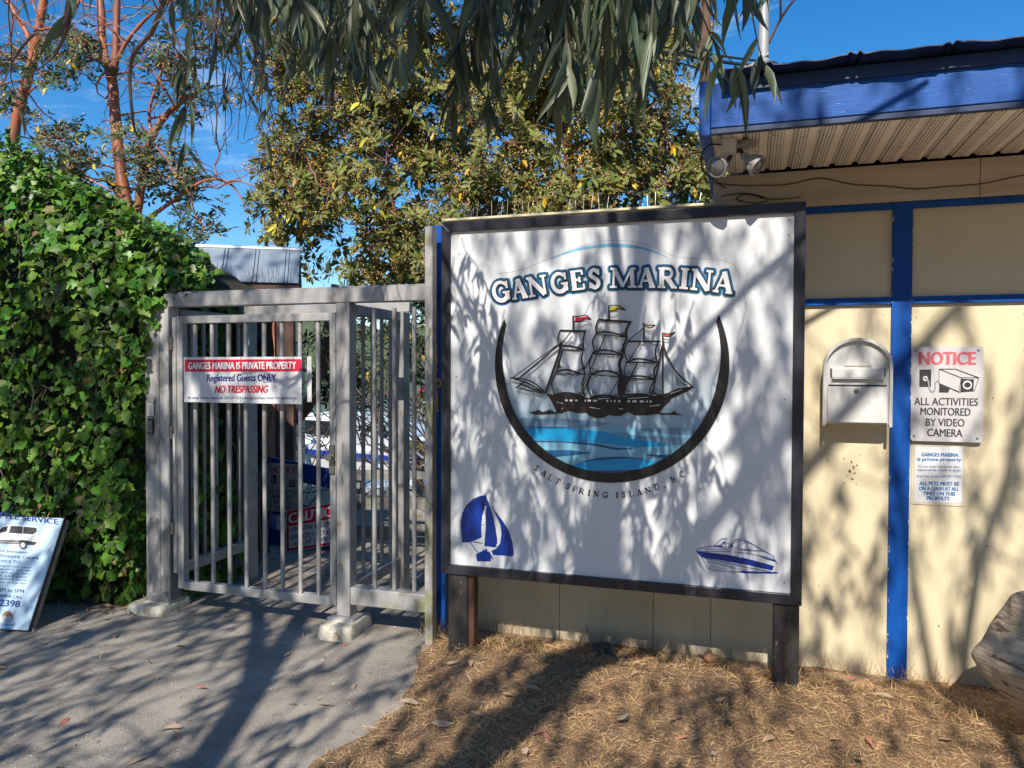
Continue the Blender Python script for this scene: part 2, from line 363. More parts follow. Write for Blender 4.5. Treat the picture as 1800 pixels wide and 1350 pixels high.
def arc(cx, cy, rx, ry, a0, a1, n=10): return [(cx+rx*math.cos(R(a0+(a1-a0)*i/n)), cy+ry*math.sin(R(a0+(a1-a0)*i/n))) for i in range(n+1)]
BS = lambda a, b: ([(a, .04), (b, .04)], SF)
TS = lambda a, b: ([(a, .96), (b, .96)], SF)
GLY = {
 'A': [([(.14, .03), (.48, .99)], TN), ([(.47, 1), (.84, .03)], TK), ([(.25, .34), (.68, .34)], TN), BS(0, .3), BS(.64, 1)],
 'N': [([(.17, .03), (.17, .97)], TN), ([(.14, .97), (.82, .03)], TK), ([(.84, .02), (.84, .97)], TN), BS(.02, .34), TS(0, .28), TS(.68, 1)],
 'G': [(arc(.52, .5, .4, .46, 40, 325, 18), (.12, .2)), ([(.84, .05), (.84, .44)], TK*.9), ([(.6, .43), (1, .43)], SF), ([(.87, .62), (.87, .98)], TN)],
 'E': [([(.22, .03), (.22, .97)], TK), ([(.02, .04), (.92, .04)], SF), ([(.02, .96), (.88, .96)], SF), ([(.22, .52), (.64, .52)], SF), ([(.92, .01), (.92, .28)], TN), ([(.88, .99), (.88, .74)], TN), ([(.65, .38), (.65, .66)], TN)],
 'S': [(spline([(.8, .8), (.52, .955), (.22, .84), (.2, .66), (.5, .52), (.78, .36), (.76, .14), (.46, .045), (.16, .2)], 4), (.15, .19)), ([(.84, .98), (.84, .68)], TN), ([(.13, .02), (.13, .33)], TN)],
 'M': [([(.13, .03), (.17, .97)], TN), ([(.17, .98), (.49, .06)], TK*.85), ([(.48, .04), (.82, .97)], TN), ([(.85, .03), (.83, .97)], TK*.85), BS(0, .28), BS(.68, 1), TS(.03, .22), TS(.8, .98)],
 'R': [([(.2, .03), (.2, .97)], TK), ([(.2, .96), (.5, .96)]+arc(.52, .735, .2, .225, 90, -90, 8)+[(.2, .51)], .12), ([(.48, .5), (.84, .04)], TK), BS(.0, .4), BS(.76, 1), TS(0, .3)],
 'I': [([(.5, .03), (.5, .97)], TK), BS(.06, .94), TS(.06, .94)],
 'L': [([(.24, .03), (.24, .97)], TK*.8), TS(.02, .48), ([(.02, .04), (.9, .04)], SF), ([(.9, .02), (.9, .3)], TN)],
 'T': [([(.5, .03), (.5, .97)], TK*.8), ([(.03, .96), (.97, .96)], SF), ([(.05, .99), (.05, .74)], TN), ([(.95, .99), (.95, .74)], TN), BS(.28, .72)],
 'P': [([(.24, .03), (.24, .97)], TK*.8), ([(.24, .96), (.5, .96)]+arc(.55, .71, .28, .25, 90, -90, 8)+[(.24, .46)], .1), BS(.02, .48), TS(.02, .3)],
 'D': [([(.22, .03), (.22, .97)], TK*.8), ([(.22, .96), (.42, .96)]+arc(.45, .5, .44, .46, 90, -90, 10)+[(.22, .04)], .12), BS(.02, .3), TS(.02, .3)],
 'B': [([(.22, .03), (.22, .97)], TK*.8), ([(.22, .96), (.5, .96)]+arc(.5, .74, .26, .22, 90, -90, 7)+[(.22, .52)], .1), ([(.5, .5)]+arc(.52, .275, .34, .235, 90, -90, 7)+[(.22, .04)], .1), BS(.02, .3), TS(.02, .3)],
 'C': [(arc(.54, .5, .42, .46, 40, 322, 18), (.1, .15)), ([(.88, .64), (.88, .98)], TN)],
 ',': [([(.4, .12), (.3, -.2)], .2)],
}
def glyph(art, ch, o, ux, uy, extra=0, sx=1):
    """serif letter: origin o, width vector ux, height vector uy (artwork units); extra widens every stroke"""
    h = math.hypot(*uy)
    for pts, w in GLY[ch]:
        q = [np.array(o)+np.array(ux)*x+np.array(uy)*y for x, y in pts]
        if extra > 10:                                       # outline: rounded corners at both ends of a stroke
            for e, i in ((0, 1), (-1, -2)):
                d = q[e]-q[i]; d = d/(np.hypot(*d)+1e-9); nn = np.array((-d[1], d[0])); hw = (w[0 if e == 0 else 1] if hasattr(w, '__len__') else w)*h*sx/2
                art.stroke([q[e], q[e]+d*extra/2], hw*2)
                for sg_ in (-1, 1):
                    c = q[e]+nn*hw*sg_; art.poly([c+extra/2*np.array((math.cos(a*.524), math.sin(a*.524))) for a in range(12)])
        ww = [a*h*sx+extra for a in w] if hasattr(w, '__len__') else w*h*sx+extra
        art.stroke(q, ww)
# ------------------------------------------------------------------ foliage instancing into one mesh
LEAF_M = (np.array([(0, 0, 0), (.5, .35, .06), (0, .42, -.02), (-.5, .35, .06), (.38, .75, .03), (0, .78, -.04), (-.38, .75, .03), (0, 1, -.1)], float), [(0, 1, 2), (0, 2, 3), (1, 4, 5, 2), (3, 2, 5, 6), (4, 7, 5), (6, 5, 7)])
def euc_leaf():
    v = []; f = []
    for i, (t, wd) in enumerate(((0, .08), (.12, .62), (.3, 1), (.55, .86), (.8, .42), (1, .02))):
        cx = .9*math.sin(t*2.4)*.55
        v += [(cx-wd*.5, t, .12*abs(wd)*.5), (cx, t, 0), (cx+wd*.5, t, .12*abs(wd)*.5)]
    for i in range(5):
        a = i*3; f += [(a, a+1, a+4, a+3), (a+1, a+2, a+5, a+4)]
    return np.array(v), f
LEAF_E = euc_leaf()
LEAF_E2 = (np.array([(-.1, 0, 0), (.1, 0, 0), (.75, .35, 0), (-.3, .35, 0), (.75, .7, .02), (0, .7, .02), (.6, 1, 0)], float), [(0, 1, 2, 3), (3, 2, 4, 5), (5, 4, 6)])
def ivy_leaf():
    o = [(0, .0), (.26, -.1), (.5, .08), (.4, .27), (.52, .5), (.3, .6), (0, 1), (-.3, .6), (-.52, .5), (-.4, .27), (-.5, .08), (-.26, -.1)]
    v = [(0, .25, -.05)]+[(x, y, .05*abs(x)*2-.18*max(0, y-.4)) for x, y in o]
    return np.array(v), [(0, i+1, (i+1) % 12+1) for i in range(12)]
LEAF_I = ivy_leaf()
BIT = (np.array([(-.5, 0, 0), (.5, 0, .2), (.5, 1, 0), (-.5, 1, .2)], float), [(0, 1, 2, 3)])
def nrm(a): return a/(np.linalg.norm(a, axis=1, keepdims=True)+1e-9)
def leaves(name, tmpl, m, pos, d, nv, length, width, parent=None, base=None):
    """d = leaf direction, nv = facing, both (n,3)"""
    tv, tf = tmpl; pos = np.asarray(pos, float); n = len(pos)
    d = nrm(np.asarray(d, float)); x = nrm(np.cross(d, np.asarray(nv, float))); z = np.cross(x, d)
    L = np.broadcast_to(np.asarray(length, float), (n,)); W = np.broadcast_to(np.asarray(width, float), (n,))
    V = pos[:, None, :]+x[:, None, :]*(tv[None, :, 0:1]*W[:, None, None])+d[:, None, :]*(tv[None, :, 1:2]*L[:, None, None])+z[:, None, :]*(tv[None, :, 2:3]*L[:, None, None])
    o = ORG[parent.name] if parent is not None else Vector(base if base is not None else (0, 0, 0))
    V = (V.reshape(-1, 3)-np.array(o))
    k = len(tv); lens = np.array([len(f) for f in tf]); flat = np.concatenate([np.array(f) for f in tf])
    idx = (flat[None, :]+(np.arange(n)*k)[:, None]).ravel(); ls = np.tile(lens, n); st = np.concatenate([[0], np.cumsum(ls)[:-1]])
    me = bpy.data.meshes.new(name); me.vertices.add(len(V)); me.vertices.foreach_set('co', V.astype(np.float32).ravel())
    me.loops.add(len(idx)); me.loops.foreach_set('vertex_index', idx.astype(np.int32))
    me.polygons.add(len(ls)); me.polygons.foreach_set('loop_start', st.astype(np.int32)); me.polygons.foreach_set('loop_total', ls.astype(np.int32))
    me.update(calc_edges=True); me.validate(); me.materials.append(m)
    return link(name, me, parent, base)
def rv(n, s=1.0): return RNG.normal(0, s, (n, 3))
# ================================================================== SETTING
WALL = 4.16; GY = 3.85; SY = 3.70; KS = SY/3.88
def grid(name, xs, ys, zf, m, kind='structure', smooth=True):
    mb = MB(); nx, ny = len(xs), len(ys)
    mb.v = [(x, y, zf(x, y)) for y in ys for x in xs]
    mb.f = [(j*nx+i, j*nx+i+1, (j+1)*nx+i+1, (j+1)*nx+i) for j in range(ny-1) for i in range(nx-1)]
    return tag(mb.build(name, m, smooth=smooth), kind=kind)
def gz(x, y):
    if y < 8.2: return 0
    return -min(1, (y-8.2)/4)*2.6
grid('ground', [-600, -60, -20, -9, -6, -3, 0, 3, 6, 9, 20, 60, 600], [-600, -60, -15, -4, 0, 4, 8.2, 9, 10, 11, 12.2, 40, 900], gz, M['earth'])
mb = MB(); mb.poly([(-500, 10.6, -1.75), (500, 10.6, -1.75), (500, 890, -1.75), (-500, 890, -1.75)]); tag(mb.build('water', M['water']), kind='structure')
def hz(x, y):
    t = (y-230)/190
    return -2+max(0, math.sin(min(1, max(0, t))*math.pi/2))*(34+9*math.sin(x*.013)+5*math.sin(x*.041+1)+2*math.sin(x*.13))+random.uniform(-.8, .8)
grid('hills', list(np.linspace(-900, 700, 110)), [228, 240, 255, 275, 300, 340, 420], hz, M['hill'])
edge = [(-1.76, 4.12), (-1.75, 3.95), (-1.6, 3.5), (-1.55, 3.26), (-1.53, 3.04), (-1.53, 2.77), (-1.59, 2.52), (-1.55, 2.1), (-1.5, 1.6), (-1.45, .6), (-1.4, -2), (-1.4, -9)]
mb = MB(); mb.poly([(-9, -9, .004)]+[(x+.25, y, .004) for x, y in reversed(edge)]+[(-1.5, 4.9, .004), (-3.6, 4.95, .004), (-5.2, 4.4, .004), (-9, 4.2, .004)]); tag(mb.build('asphalt_path', M['asphalt']), kind='structure')
mb = MB(); mb.poly([(-4.2, 4.96, .004), (-1.3, 4.92, .004), (-1.3, 8.0, .004), (-4.6, 8.0, .004)]); tag(mb.build('gravel_walk', M['gravel']), kind='structure')
# grass bed: low mound from the path edge to the wall
def bedx(y):
    e = sorted(edge, key=lambda q: q[1]); return float(np.interp(y, [q[1] for q in e], [q[0] for q in e]))
from mathutils import noise as mnoise
def bump2(x, y, s): return mnoise.noise(Vector((x*s, y*s, .3)))
mb = MB(); ys = list(np.linspace(-3, WALL-.003, 90)); us = list(np.linspace(0, 1, 60))
def bedz(x, y):
    e = bedx(y)+.05*bump2(x*0+7, y, 6); d = x-e
    return .005+.024*min(1, max(0, d)/.55)+max(0, min(1, d/.3))*(.014*bump2(x, y, 4)+.008*bump2(x, y, 15)+.05*math.exp(-((y-3.55)/.28)**2)-.03*max(0, min(1, (y-3.85)/.2)))
for y in ys:
    e = bedx(y)+.07*bump2(7, y, 5)+.03*bump2(3, y, 17)
    for u in us:
        x = e+(5-e)*u**1.5; mb.v.append((x, y, bedz(x, y)))
nx = len(us); mb.f = [(j*nx+i, j*nx+i+1, (j+1)*nx+i+1, (j+1)*nx+i) for j in range(len(ys)-1) for i in range(nx-1)]
tag(mb.build('grass_bed', M['soil'], smooth=True), kind='structure')
# ================================================================== BUILDING
bld = thing('marina_building', (.6, WALL, 0), 'cream painted building with blue trim boards and a dark blue roof overhang', 'building')
mb = MB(); mb.box(-.19, 7, WALL, WALL+4, -.3, 2.57); wl = mb.build('wall', M['cream'], bld)
mb = MB(); mb.box(.667, .757, WALL-.022, WALL-.001, -.05, 2.375, .002); mb.build('trim_board', M['blue'], bld)
mb = MB(); mb.box(2.4, 2.5, WALL-.022, WALL-.001, -.05, 2.375, .002); mb.build('trim_board', M['blue'], bld)
for z0, z1 in ((2.342, 2.375), (1.872, 1.908)):
    for x0, x1 in ((.2 if z0 > 2 else -.18, .6665), (.7575, 2.3995), (2.5005, 7)):
        mb = MB(); mb.box(x0, x1, WALL-.02, WALL-.001, z0, z1, .002); mb.build('trim_board', M['blue'], bld)
mb = MB(); mb.box(-.195, 1.04, WALL-.03, WALL-.001, 2.377, 2.562, .002); mb.box(1.043, 7, WALL-.03, WALL-.001, 2.377, 2.562, .002); mb.build('frieze_board', M['frieze'], bld)
mb = MB()
for x in (-.16, .3, .64, .785, 1.24, 1.7):
    for k in range(14):
        z = .12+k*.17+random.uniform(-.02, .02)
        if abs(z-1.89) > .03: mb.lathe([(.0028, 0), (.0022, .0012)], (x+random.uniform(-.006, .006), WALL-.0002, z), (0, -1, 0), 7)
mb.build('nails', mat('rusty_nail', (.2, .13, .07), rough=.8), bld)
mb = MB()
for i in range(46):
    x = random.choice((.667, .757)); z = random.uniform(.1, 2.3); a = random.uniform(.002, .005); b = random.uniform(.003, .016); sg_ = 1 if x < .7 else -1
    mb.poly([(x, WALL-.0226, z-b), (x+sg_*a*.8, WALL-.0226, z-b*.4), (x+sg_*a, WALL-.0226, z+b*.3), (x+sg_*a*.3, WALL-.0226, z+b), (x, WALL-.0226, z+b*.9)])
mb.build('specks', M['cream'], bld)
mb = MB()
for px, py, a in ((1484, 806, 2), (1497, 812, 2.5), (1500, 822, 3), (1494, 828, 3.5), (1502, 832, 2.5), (1498, 842, 3), (1506, 818, 2), (1490, 836, 2), (1484, 850, 2), (1505, 852, 1.5), (1512, 800, 1.5), (1455, 808, 1.5), (1690, 640, 1.5), (1735, 960, 2), (1745, 700, 1.8), (1440, 1030, 2), (1530, 1080, 1.6), (1650, 1100, 2)):
    q = at(px, py, WALL-.0012); w_ = a*.0022; mb.poly([(q.x+w_*math.cos(k*1.05)*random.uniform(.4, 1.2), q.y, q.z+w_*math.sin(k*1.05)*random.uniform(.5, 1.8)) for k in range(6)])
mb.build('stains', mat('scuff', (.1, .07, .04), rough=.9), bld)
FY = 3.39
# soffit: strips of perforated panel with V grooves between
mb = MB(); x = -.165; prof = []
while x < 6.9:
    k = math.floor((x+10)/.104); a = k*.104-10
    for u, dz in ((.0, 0), (.68, 0), (.76, .012), (.92, .012), (1.0, 0)):
        prof.append((a+u*.104, 2.574+dz))
    x += .104
prof = [(-.1734, 2.574)]+[p for p in prof if -.168 < p[0] < 7]
for y in (FY+.001, WALL-.031): mb.v += [(p[0], y, p[1]) for p in prof]
n = len(prof); mb.f = [(i, i+1, n+i+1, n+i) for i in range(n-1)]
mb.build('soffit', M['soffit'], bld)
mb = MB(); mb.box(-.172, 7, FY-.022, FY, 2.585, 2.775, .003); mb.build('fascia_board', M['fascia'], bld)
mb = MB(); mb.box(-.172, 7, FY-.018, FY+.012, 2.56, 2.5835, .002); mb.build('drip_edge', M['roofblue'], bld)
mb = MB(); mb.box(-.222, -.1735, FY-.02, 7.9, 2.553, 2.79, .003); mb.build('barge_board', M['fascia'], bld)
# corrugated roofing: low waves with pairs of sharp ribs
mb = MB(); prof = []; x = -.125; step = .012; i = 0
while x < 7:
    ph = (x+.0)/.165; z = 2.792+.003*math.sin(x*42)+.0025*math.sin(x*17.3+1)
    fr = (x+.02) % .34
    for c in (.05, .083):
        z += max(0, .017*(1-abs(fr-c)/.0135))
    prof.append((x, z)); x += step
n = len(prof)
y0 = FY-.115
for yy, dz in ((y0, -.0), (y0, .005), (8.0, -.20), (8.0, -.205)):
    mb.v += [(p[0], yy+.006*math.sin(p[0]*9), p[1]+dz) for p in prof]
for a, b in ((0, 1), (1, 2), (2, 3), (3, 0)): mb.f += [(a*n+i, a*n+i+1, b*n+i+1, b*n+i) for i in range(n-1)]
rf = mb.build('corrugated_roof', M['roofblue'], bld)
mb = MB(); mb.box(-.12, 7, FY-.038, FY-.0235, 2.728, 2.78, .003); mb.build('roof_edge_flashing', M['roofblue'], bld)
# loose brown wire stapled along the frieze
wp = [atpx for atpx in ((1258, 322), (1290, 325), (1330, 326), (1385, 324), (1440, 313), (1500, 324), (1560, 327), (1607, 332), (1660, 328), (1730, 322), (1800, 308), (1900, 300))]
mb = MB(); mb.tube(spline([at(x, y, WALL-.037) for x, y in wp], 5), .0028, 6); tag(mb.build('frieze_wire', M['brownwire'], base=at(1440, 313, WALL-.037)), 'thin brown wire sagging along the frieze board under the soffit', 'wire')
wp = [(1268, 345), (1300, 340), (1330, 343), (1350, 352), (1325, 357), (1295, 350), (1312, 341), (1345, 349), (1375, 350), (1408, 346)]
mb = MB(); mb.tube(spline([at(x, y, WALL-.045) for x, y in wp], 6), .003, 6); tag(mb.build('coiled_cable', M['cable'], base=at(1340, 350, WALL-.045)), 'short coil of dark cable on the frieze just above the big sign corner', 'cable')
mb = MB(); mb.bar(at(1291, 328, WALL-.04), at(1311, 335, WALL-.04), .006, .006); tag(mb.build('wire_connector', M['boxwhite'], base=at(1300, 330, WALL-.04)), 'small white stick of conduit on the frieze below the floodlight', 'connector')
# floodlight under the soffit corner
fl = thing('twin_floodlight', at(1290, 262, 3.55), 'twin grey floodlight with white junction box under the roof corner', 'light')
c = at(1280, 258, 3.52)
mb = MB(); mb.box(c.x-.025, c.x+.035, c.y-.035, c.y+.045, c.z-.03, 2.573, .004); mb.build('junction_box', M['boxwhite'], fl)
mb = MB(); mb.lathe([(.045, 0), (.045, .018), (.02, .024)], (c.x+.08, c.y+.06, 2.572), (0, 0, -1), 18); mb.bar((c.x+.03, c.y+.01, c.z), (c.x+.1, c.y+.06, c.z+.02), .02, .02); mb.build('mounting_plate', M['lamp'], fl)
def par(cpx, axis):
    a = Vector(axis).normalized(); o = Vector(cpx)
    mb = MB(); mb.lathe([(.012, -.085), (.017, -.08), (.018, -.05), (.03, -.035), (.046, 0), (.047, .012), (.041, .013), (.04, .006)], o, a, 18)
    u = a.orthogonal().normalized(); v = a.cross(u)
    for k in range(10):
        q = u*math.cos(k*.628)+v*math.sin(k*.628); mb.bar(o-a*.045+q*.026, o+q*.047, .004, .006, q)
    h = mb.build('lamp_head', M['lamp'], fl, smooth=True)
    mb = MB(); mb.lathe([(.039, .0), (.036, .012), (.02, .02), (.002, .023)], o, a, 18); mb.build('lens', M['glass'], h, smooth=True)
    mb = MB(); mb.tube([o-a*.08, o-a*.09+Vector((0, .01, .02)), Vector((c.x+.02, c.y+.02, c.z-.015))], .011, 8); mb.build('swivel_arm', M['rubber'], h)
par(at(1262, 293, 3.5), (-.45, -.8, -.3)); par(at(1330, 290, 3.52), (.75, -.25, -.65))
mb = MB(); mb.tube(spline([at(x, y, yy) for x, y, yy in ((1268, 254, 3.5), (1245, 256, 3.5), (1232, 278, 3.5), (1240, 305, 3.55), (1262, 322, 3.9), (1275, 330, 4.1))], 6), .004, 6); mb.build('supply_cable', M['cable'], fl, smooth=True)
# panel wall running on left of the building behind the sign
pf = thing('panel_fence', (-.95, WALL, 0), 'cream panel wall with vertical seams running behind the big sign', 'fence')
for x0, x1 in ((-1.745, -1.03), (-1.027, -.5), (-.497, -.1925)):
    mb = MB(); mb.box(x0, x1, WALL-.001, WALL+.05, -.2, 2.415, .0015); mb.build('panel', M['cream_low'], pf)
mb = MB(); mb.box(-1.75, -.193, WALL-.02, WALL+.07, 2.4165, 2.432, .003); mb.build('cap', M['cream'], pf)
mb = MB()
for i in range(34):
    x = -1.72+i*.045+random.uniform(-.01, .01)
    for s in (-1, 1):
        if random.random() < .55: mb.tube([(x, WALL+.02, 2.43), (x+random.uniform(-.012, .012), WALL+.02+s*.02, 2.43+random.uniform(.07, .11))], .0011, 4)
mb.build('bird_spikes', M['steel'], pf)
# blue end board with gold numerals
eb = thing('end_board', (-1.72, 4.0, 0), 'blue board beside the big sign carrying the gold numerals 161', 'board')
mb = MB(); mb.box(-1.768, -1.655, 3.965, 3.99, .02, 2.36, .003); mb.build('board', M['blue'], eb)
mb = MB(); mb.box(-1.765, -1.72, 3.992, WALL-.002, .0, 2.35, .003); mb.build('return_board', M['blue'], eb)
pe = Plane((0, 3.963, 0), (0, -1, 0)); A = Art(pe, 7.5, 740, 560, .001)
A.stroke([(157, 378), (207, 335), (207, 600)], 20).stroke([(165, 592), (225, 588)], 24)
A.stroke(spline([(222, 655), (185, 690), (172, 760), (180, 830), (205, 890), (235, 900), (262, 850), (240, 800), (200, 830)], 4), 26)
A.stroke([(165, 1005), (217, 950), (214, 1220)], 20).stroke([(178, 1212), (240, 1210)], 24)
A.mb.build('numerals', M['gold'], eb)
# ================================================================== BIG SIGN
sg = thing('marina_sign', (-.65, SY+.05, 0), 'large white marina sign in a black frame with a sailing ship emblem', 'sign')
sx0, sx1, sz0, sz1 = -1.645*KS, .248*KS, 1.55+(.398-1.55)*KS, 1.55+(2.355-1.55)*KS; fwid = .05; fd0, fd1 = SY, SY+.075
mb = MB()                                                     # mitred frame
o = [(sx0, sz0), (sx1, sz0), (sx1, sz1), (sx0, sz1)]; ii = [(sx0+fwid, sz0+fwid), (sx1-fwid, sz0+fwid), (sx1-fwid, sz1-fwid), (sx0+fwid, sz1-fwid)]
for k in range(4):
    j = (k+1) % 4; e = .0006
    q = [o[k], o[j], ii[j], ii[k]]
    mid = (sum(p[0] for p in q)/4, sum(p[1] for p in q)/4)
    q = [(p[0]+(mid[0]-p[0])*e, p[1]+(mid[1]-p[1])*e) for p in q]
    mb.prism([(p[0], fd0, p[1]) for p in q], (0, fd1-fd0, 0))
fr = mb.build('frame', M['blacksatin'], sg)
bv = fr.modifiers.new('bevel', 'BEVEL'); bv.width = .003; bv.segments = 2
PY = SY+.018
mb = MB(); mb.box(sx0+.04, sx1-.04, PY, PY+.012, sz0+.04, sz1-.04); mb.build('panel', M['panel'], sg)
mb = MB(); mb.box(sx0+.07, sx1-.07, fd1+.0005, fd1+.03, sz0+.1, sz0+.18); mb.box(sx0+.07, sx1-.07, fd1+.0005, fd1+.03, sz1-.2, sz1-.12); mb.build('back_rail', M['blackwood'], sg)
for x0, x1 in ((-1.605*KS, -1.49*KS), (.118*KS, .238*KS)):
    mb = MB(); mb.box(x0, x1, SY+.012, SY+.1, -.2, sz0-.0005, .004); mb.build('post', M['blackwood'], sg)
mb = MB(); mb.box(-1.489*KS, -1.455*KS, SY+.02, SY+.09, -.1, sz0-.001, .003); mb.build('post_packer', M['brown'], sg)
mb = MB()
for x, z in ((-1.55, 2.28), (-1.545, 2.18), (-.9, 2.29), (.17, 2.27), (.172, 2.2), (.168, .5), (-1.55, .6), (.16, 1.4), (-1.56, 1.5)): mb.lathe([(.004, 0), (.003, .002)], (x*KS, PY-.0002, 1.55+(z-1.55)*KS), (0, -1, 0), 8)
mb.build('screws', M['steel'], sg)
ps = Plane((0, PY, 0), (0, -1, 0))
# ring: broken circle, open at the top
rcx, rcz, rr = -.716*KS, 1.55+.017*KS, .6165*KS
def ringpt(a, r): return Vector((rcx+r*math.sin(a), 0, rcz-r*math.cos(a)))
def inplane(p, off): return Vector((p.x, PY-off, p.z))
AM = 1.99
mb = MB(); nseg = 96
ws = []
for i in range(nseg+1):
    a = -AM+2*AM*i/nseg; tpr = min(1, (AM-abs(a))/.55)
    ws.append((a, rr, rr-.05*(.42+.58*tpr)))
vs = [inplane(ringpt(a, r1), .0035) for a, r1, r2 in ws]+[inplane(ringpt(a-.04*(1 if a > 0 else -1)*(abs(a) > AM-.02), r2), .0035) for a, r1, r2 in ws]
mb.add(vs, [(i, i+1, nseg+2+i, nseg+1+i) for i in range(nseg)])
ringo = mb.build('ring', M['ink'], sg)
# sky of the emblem: printed fade to pale blue, then water bands
zi = lambda z: math.sqrt(max(0, (rr-.045)**2-(z-rcz)**2))
zh = 1.55-.31*KS
mb = MB(); K = 24; zs = [1.615-(1.615-zh)*i/K for i in range(K+1)]
vs = [(rcx-zi(z), PY-.0008, z) for z in zs]+[(rcx+zi(z), PY-.0008, z) for z in zs]
mb.add(vs, [(i, i+1, K+2+i, K+1+i) for i in range(K)])
off0 = sg.location.z
mb.build('emblem_sky', emblem_mat(1.25, 1.6, (.26, .42, .52), (.79, .8, .81)), sg)
mb = MB(); zb = rcz-rr+.03; zs = [zh-(zh-zb)*i/K for i in range(K+1)]
vs = [(rcx-zi(z), PY-.001, z) for z in zs]+[(rcx+zi(z), PY-.001, z) for z in zs]
mb.add(vs, [(i, i+1, K+2+i, K+1+i) for i in range(K)])
mb.build('emblem_water', M['skyblue'], sg)
A = Art(ps, 3.913, 860, 650, .0014)
for q in ([(190, 330), (330, 335), (500, 335), (640, 345), (840, 372), (620, 405), (420, 392), (215, 398)], [(985, 405), (1200, 398), (1420, 400), (1400, 450), (1200, 440)], [(820, 420), (1000, 450), (1200, 462), (1395, 468), (1345, 522), (1200, 510), (1000, 468)]): A.poly(q)
A.mb.build('emblem_waves', mat('slate_blue_vinyl', (.13, .24, .36), (.17, .3, .42), 5, .4), sg)
A = Art(ps, 3.913, 860, 650, .0019)
for q in ([(235, 405), (420, 398), (560, 400), (640, 412), (780, 425), (1000, 470), (1260, 520), (1000, 535), (700, 495), (520, 490), (300, 482)], [(545, 660), (700, 622), (880, 605), (1010, 612), (1180, 632), (1080, 685), (860, 690), (690, 692), (610, 685)]): A.poly(q)
A.mb.build('emblem_waves', mat('bright_blue_vinyl', (.006, .3, .62), (.01, .36, .68), 4, .4), sg)
A = Art(ps, 3.913, 860, 650, .0024)
for q in ([(300, 486), (520, 492), (700, 500), (870, 535), (1020, 540), (880, 552), (700, 520), (520, 500), (330, 498)], [(385, 553), (560, 552), (705, 572), (560, 590), (440, 600)], [(1070, 585), (1280, 583), (1240, 625), (1160, 600)], [(600, 640), (740, 605), (900, 595), (1100, 612), (900, 612), (720, 625)], [(690, 693), (860, 692), (1085, 685), (1020, 715), (850, 725), (720, 718)], [(215, 397), (420, 390), (600, 398), (420, 404)]): A.poly(q)
A.mb.build('emblem_waves', M['ltblue'], sg)
# tall ship drawing
A = Art(ps, 5, 880, 520, .0042)
def S(q, w_, sm=0): A.stroke(q, w_*1.4, sm)
A.poly([(395, 852), (470, 872), (560, 862), (640, 868), (700, 884), (770, 898), (850, 882), (930, 884), (1000, 892), (1060, 900), (1110, 880), (1180, 870), (1250, 872), (1330, 885), (1430, 862), (1480, 850), (1560, 815), (1690, 793), (1702, 803), (1640, 842), (1560, 876), (1498, 905), (1490, 928), (1440, 972), (1402, 1025), (1400, 1035), (1300, 1050), (1180, 1050), (1120, 1020), (1060, 1055), (1000, 1056), (960, 1045), (900, 1072), (840, 1075), (780, 1052), (750, 1026), (680, 1032), (600, 1010), (540, 1032), (500, 1032), (470, 970), (430, 895)])
A.poly([(252, 1020), (290, 1018), (335, 1000), (375, 1020), (435, 1000), (470, 1018), (498, 1024), (498, 1036), (420, 1040), (300, 1045)])
A.poly([(1400, 1028), (1490, 1032), (1525, 1012), (1560, 1036), (1610, 1050), (1500, 1046), (1400, 1044)])
def sail(yard, left, right, bottom, wy=10, wl=8, wr=9, wb=11):
    S(yard, wy); S(left, wl, 6); S(right, wr, 6); S(bottom, wb, 6)
    for sd_, bb in ((left, 1), (right, -1)):
        for k in range(5):
            x, y = sd_[-1]; x += bb*(12+k*13); y2 = y-16-random.random()*6; S([(x, y2), (x-bb*6, y2-(48-k*9)*random.uniform(.7, 1.1))], 4)
    for k in range(3):
        f = random.uniform(.15, .8); x = yard[0][0]+(yard[-1][0]-yard[0][0])*f; y = yard[0][1]+(yard[-1][1]-yard[0][1])*f+14; S([(x, y), (x+28, y+2)], 4)
sail([(525, 305), (752, 312)], [(525, 305), (505, 370), (512, 432)], [(745, 315), (727, 390), (733, 470)], [(510, 438), (570, 438), (640, 446), (738, 474)], 12)
sail([(545, 475), (742, 476)], [(545, 480), (525, 560), (500, 655)], [(725, 485), (715, 570), (745, 682)], [(488, 668), (560, 650), (620, 656), (705, 682)], 8)
sail([(480, 684), (752, 688)], [(485, 690), (452, 770), (480, 862)], [(745, 692), (722, 780), (742, 884)], [(470, 868), (560, 852), (640, 858), (740, 890)], 8)
sail([(862, 210), (1152, 233)], [(862, 212), (840, 275), (850, 330)], [(1142, 235), (1108, 300), (1106, 362)], [(838, 328), (930, 318), (1020, 334), (1118, 362)], 14, 9, 14)
sail([(838, 340), (1112, 364)], [(838, 345), (812, 410), (836, 498)], [(1112, 368), (1085, 440), (1076, 522)], [(812, 500), (900, 478), (1000, 490), (1082, 522)], 7, 9, 12)
sail([(808, 508), (1082, 520)], [(812, 520), (785, 600), (802, 682)], [(1076, 525), (1048, 600), (1072, 705)], [(796, 688), (900, 660), (1000, 672), (1066, 714)], 10, 8, 18, 13)
sail([(788, 690), (1072, 715)], [(800, 700), (770, 790), (802, 884)], [(1066, 720), (1050, 800), (1064, 894)], [(796, 888), (900, 872), (980, 880), (1064, 900)], 8, 9, 26, 12)
sail([(1118, 402), (1412, 402)], [(1122, 405), (1093, 490), (1126, 584)], [(1392, 405), (1362, 490), (1384, 588)], [(1112, 584), (1200, 555), (1300, 566), (1392, 592)], 11)
sail([(1096, 586), (1392, 590)], [(1115, 594), (1092, 650), (1110, 716)], [(1386, 595), (1352, 660), (1362, 730)], [(1086, 722), (1200, 704), (1300, 716), (1364, 732)], 8, 8, 11)
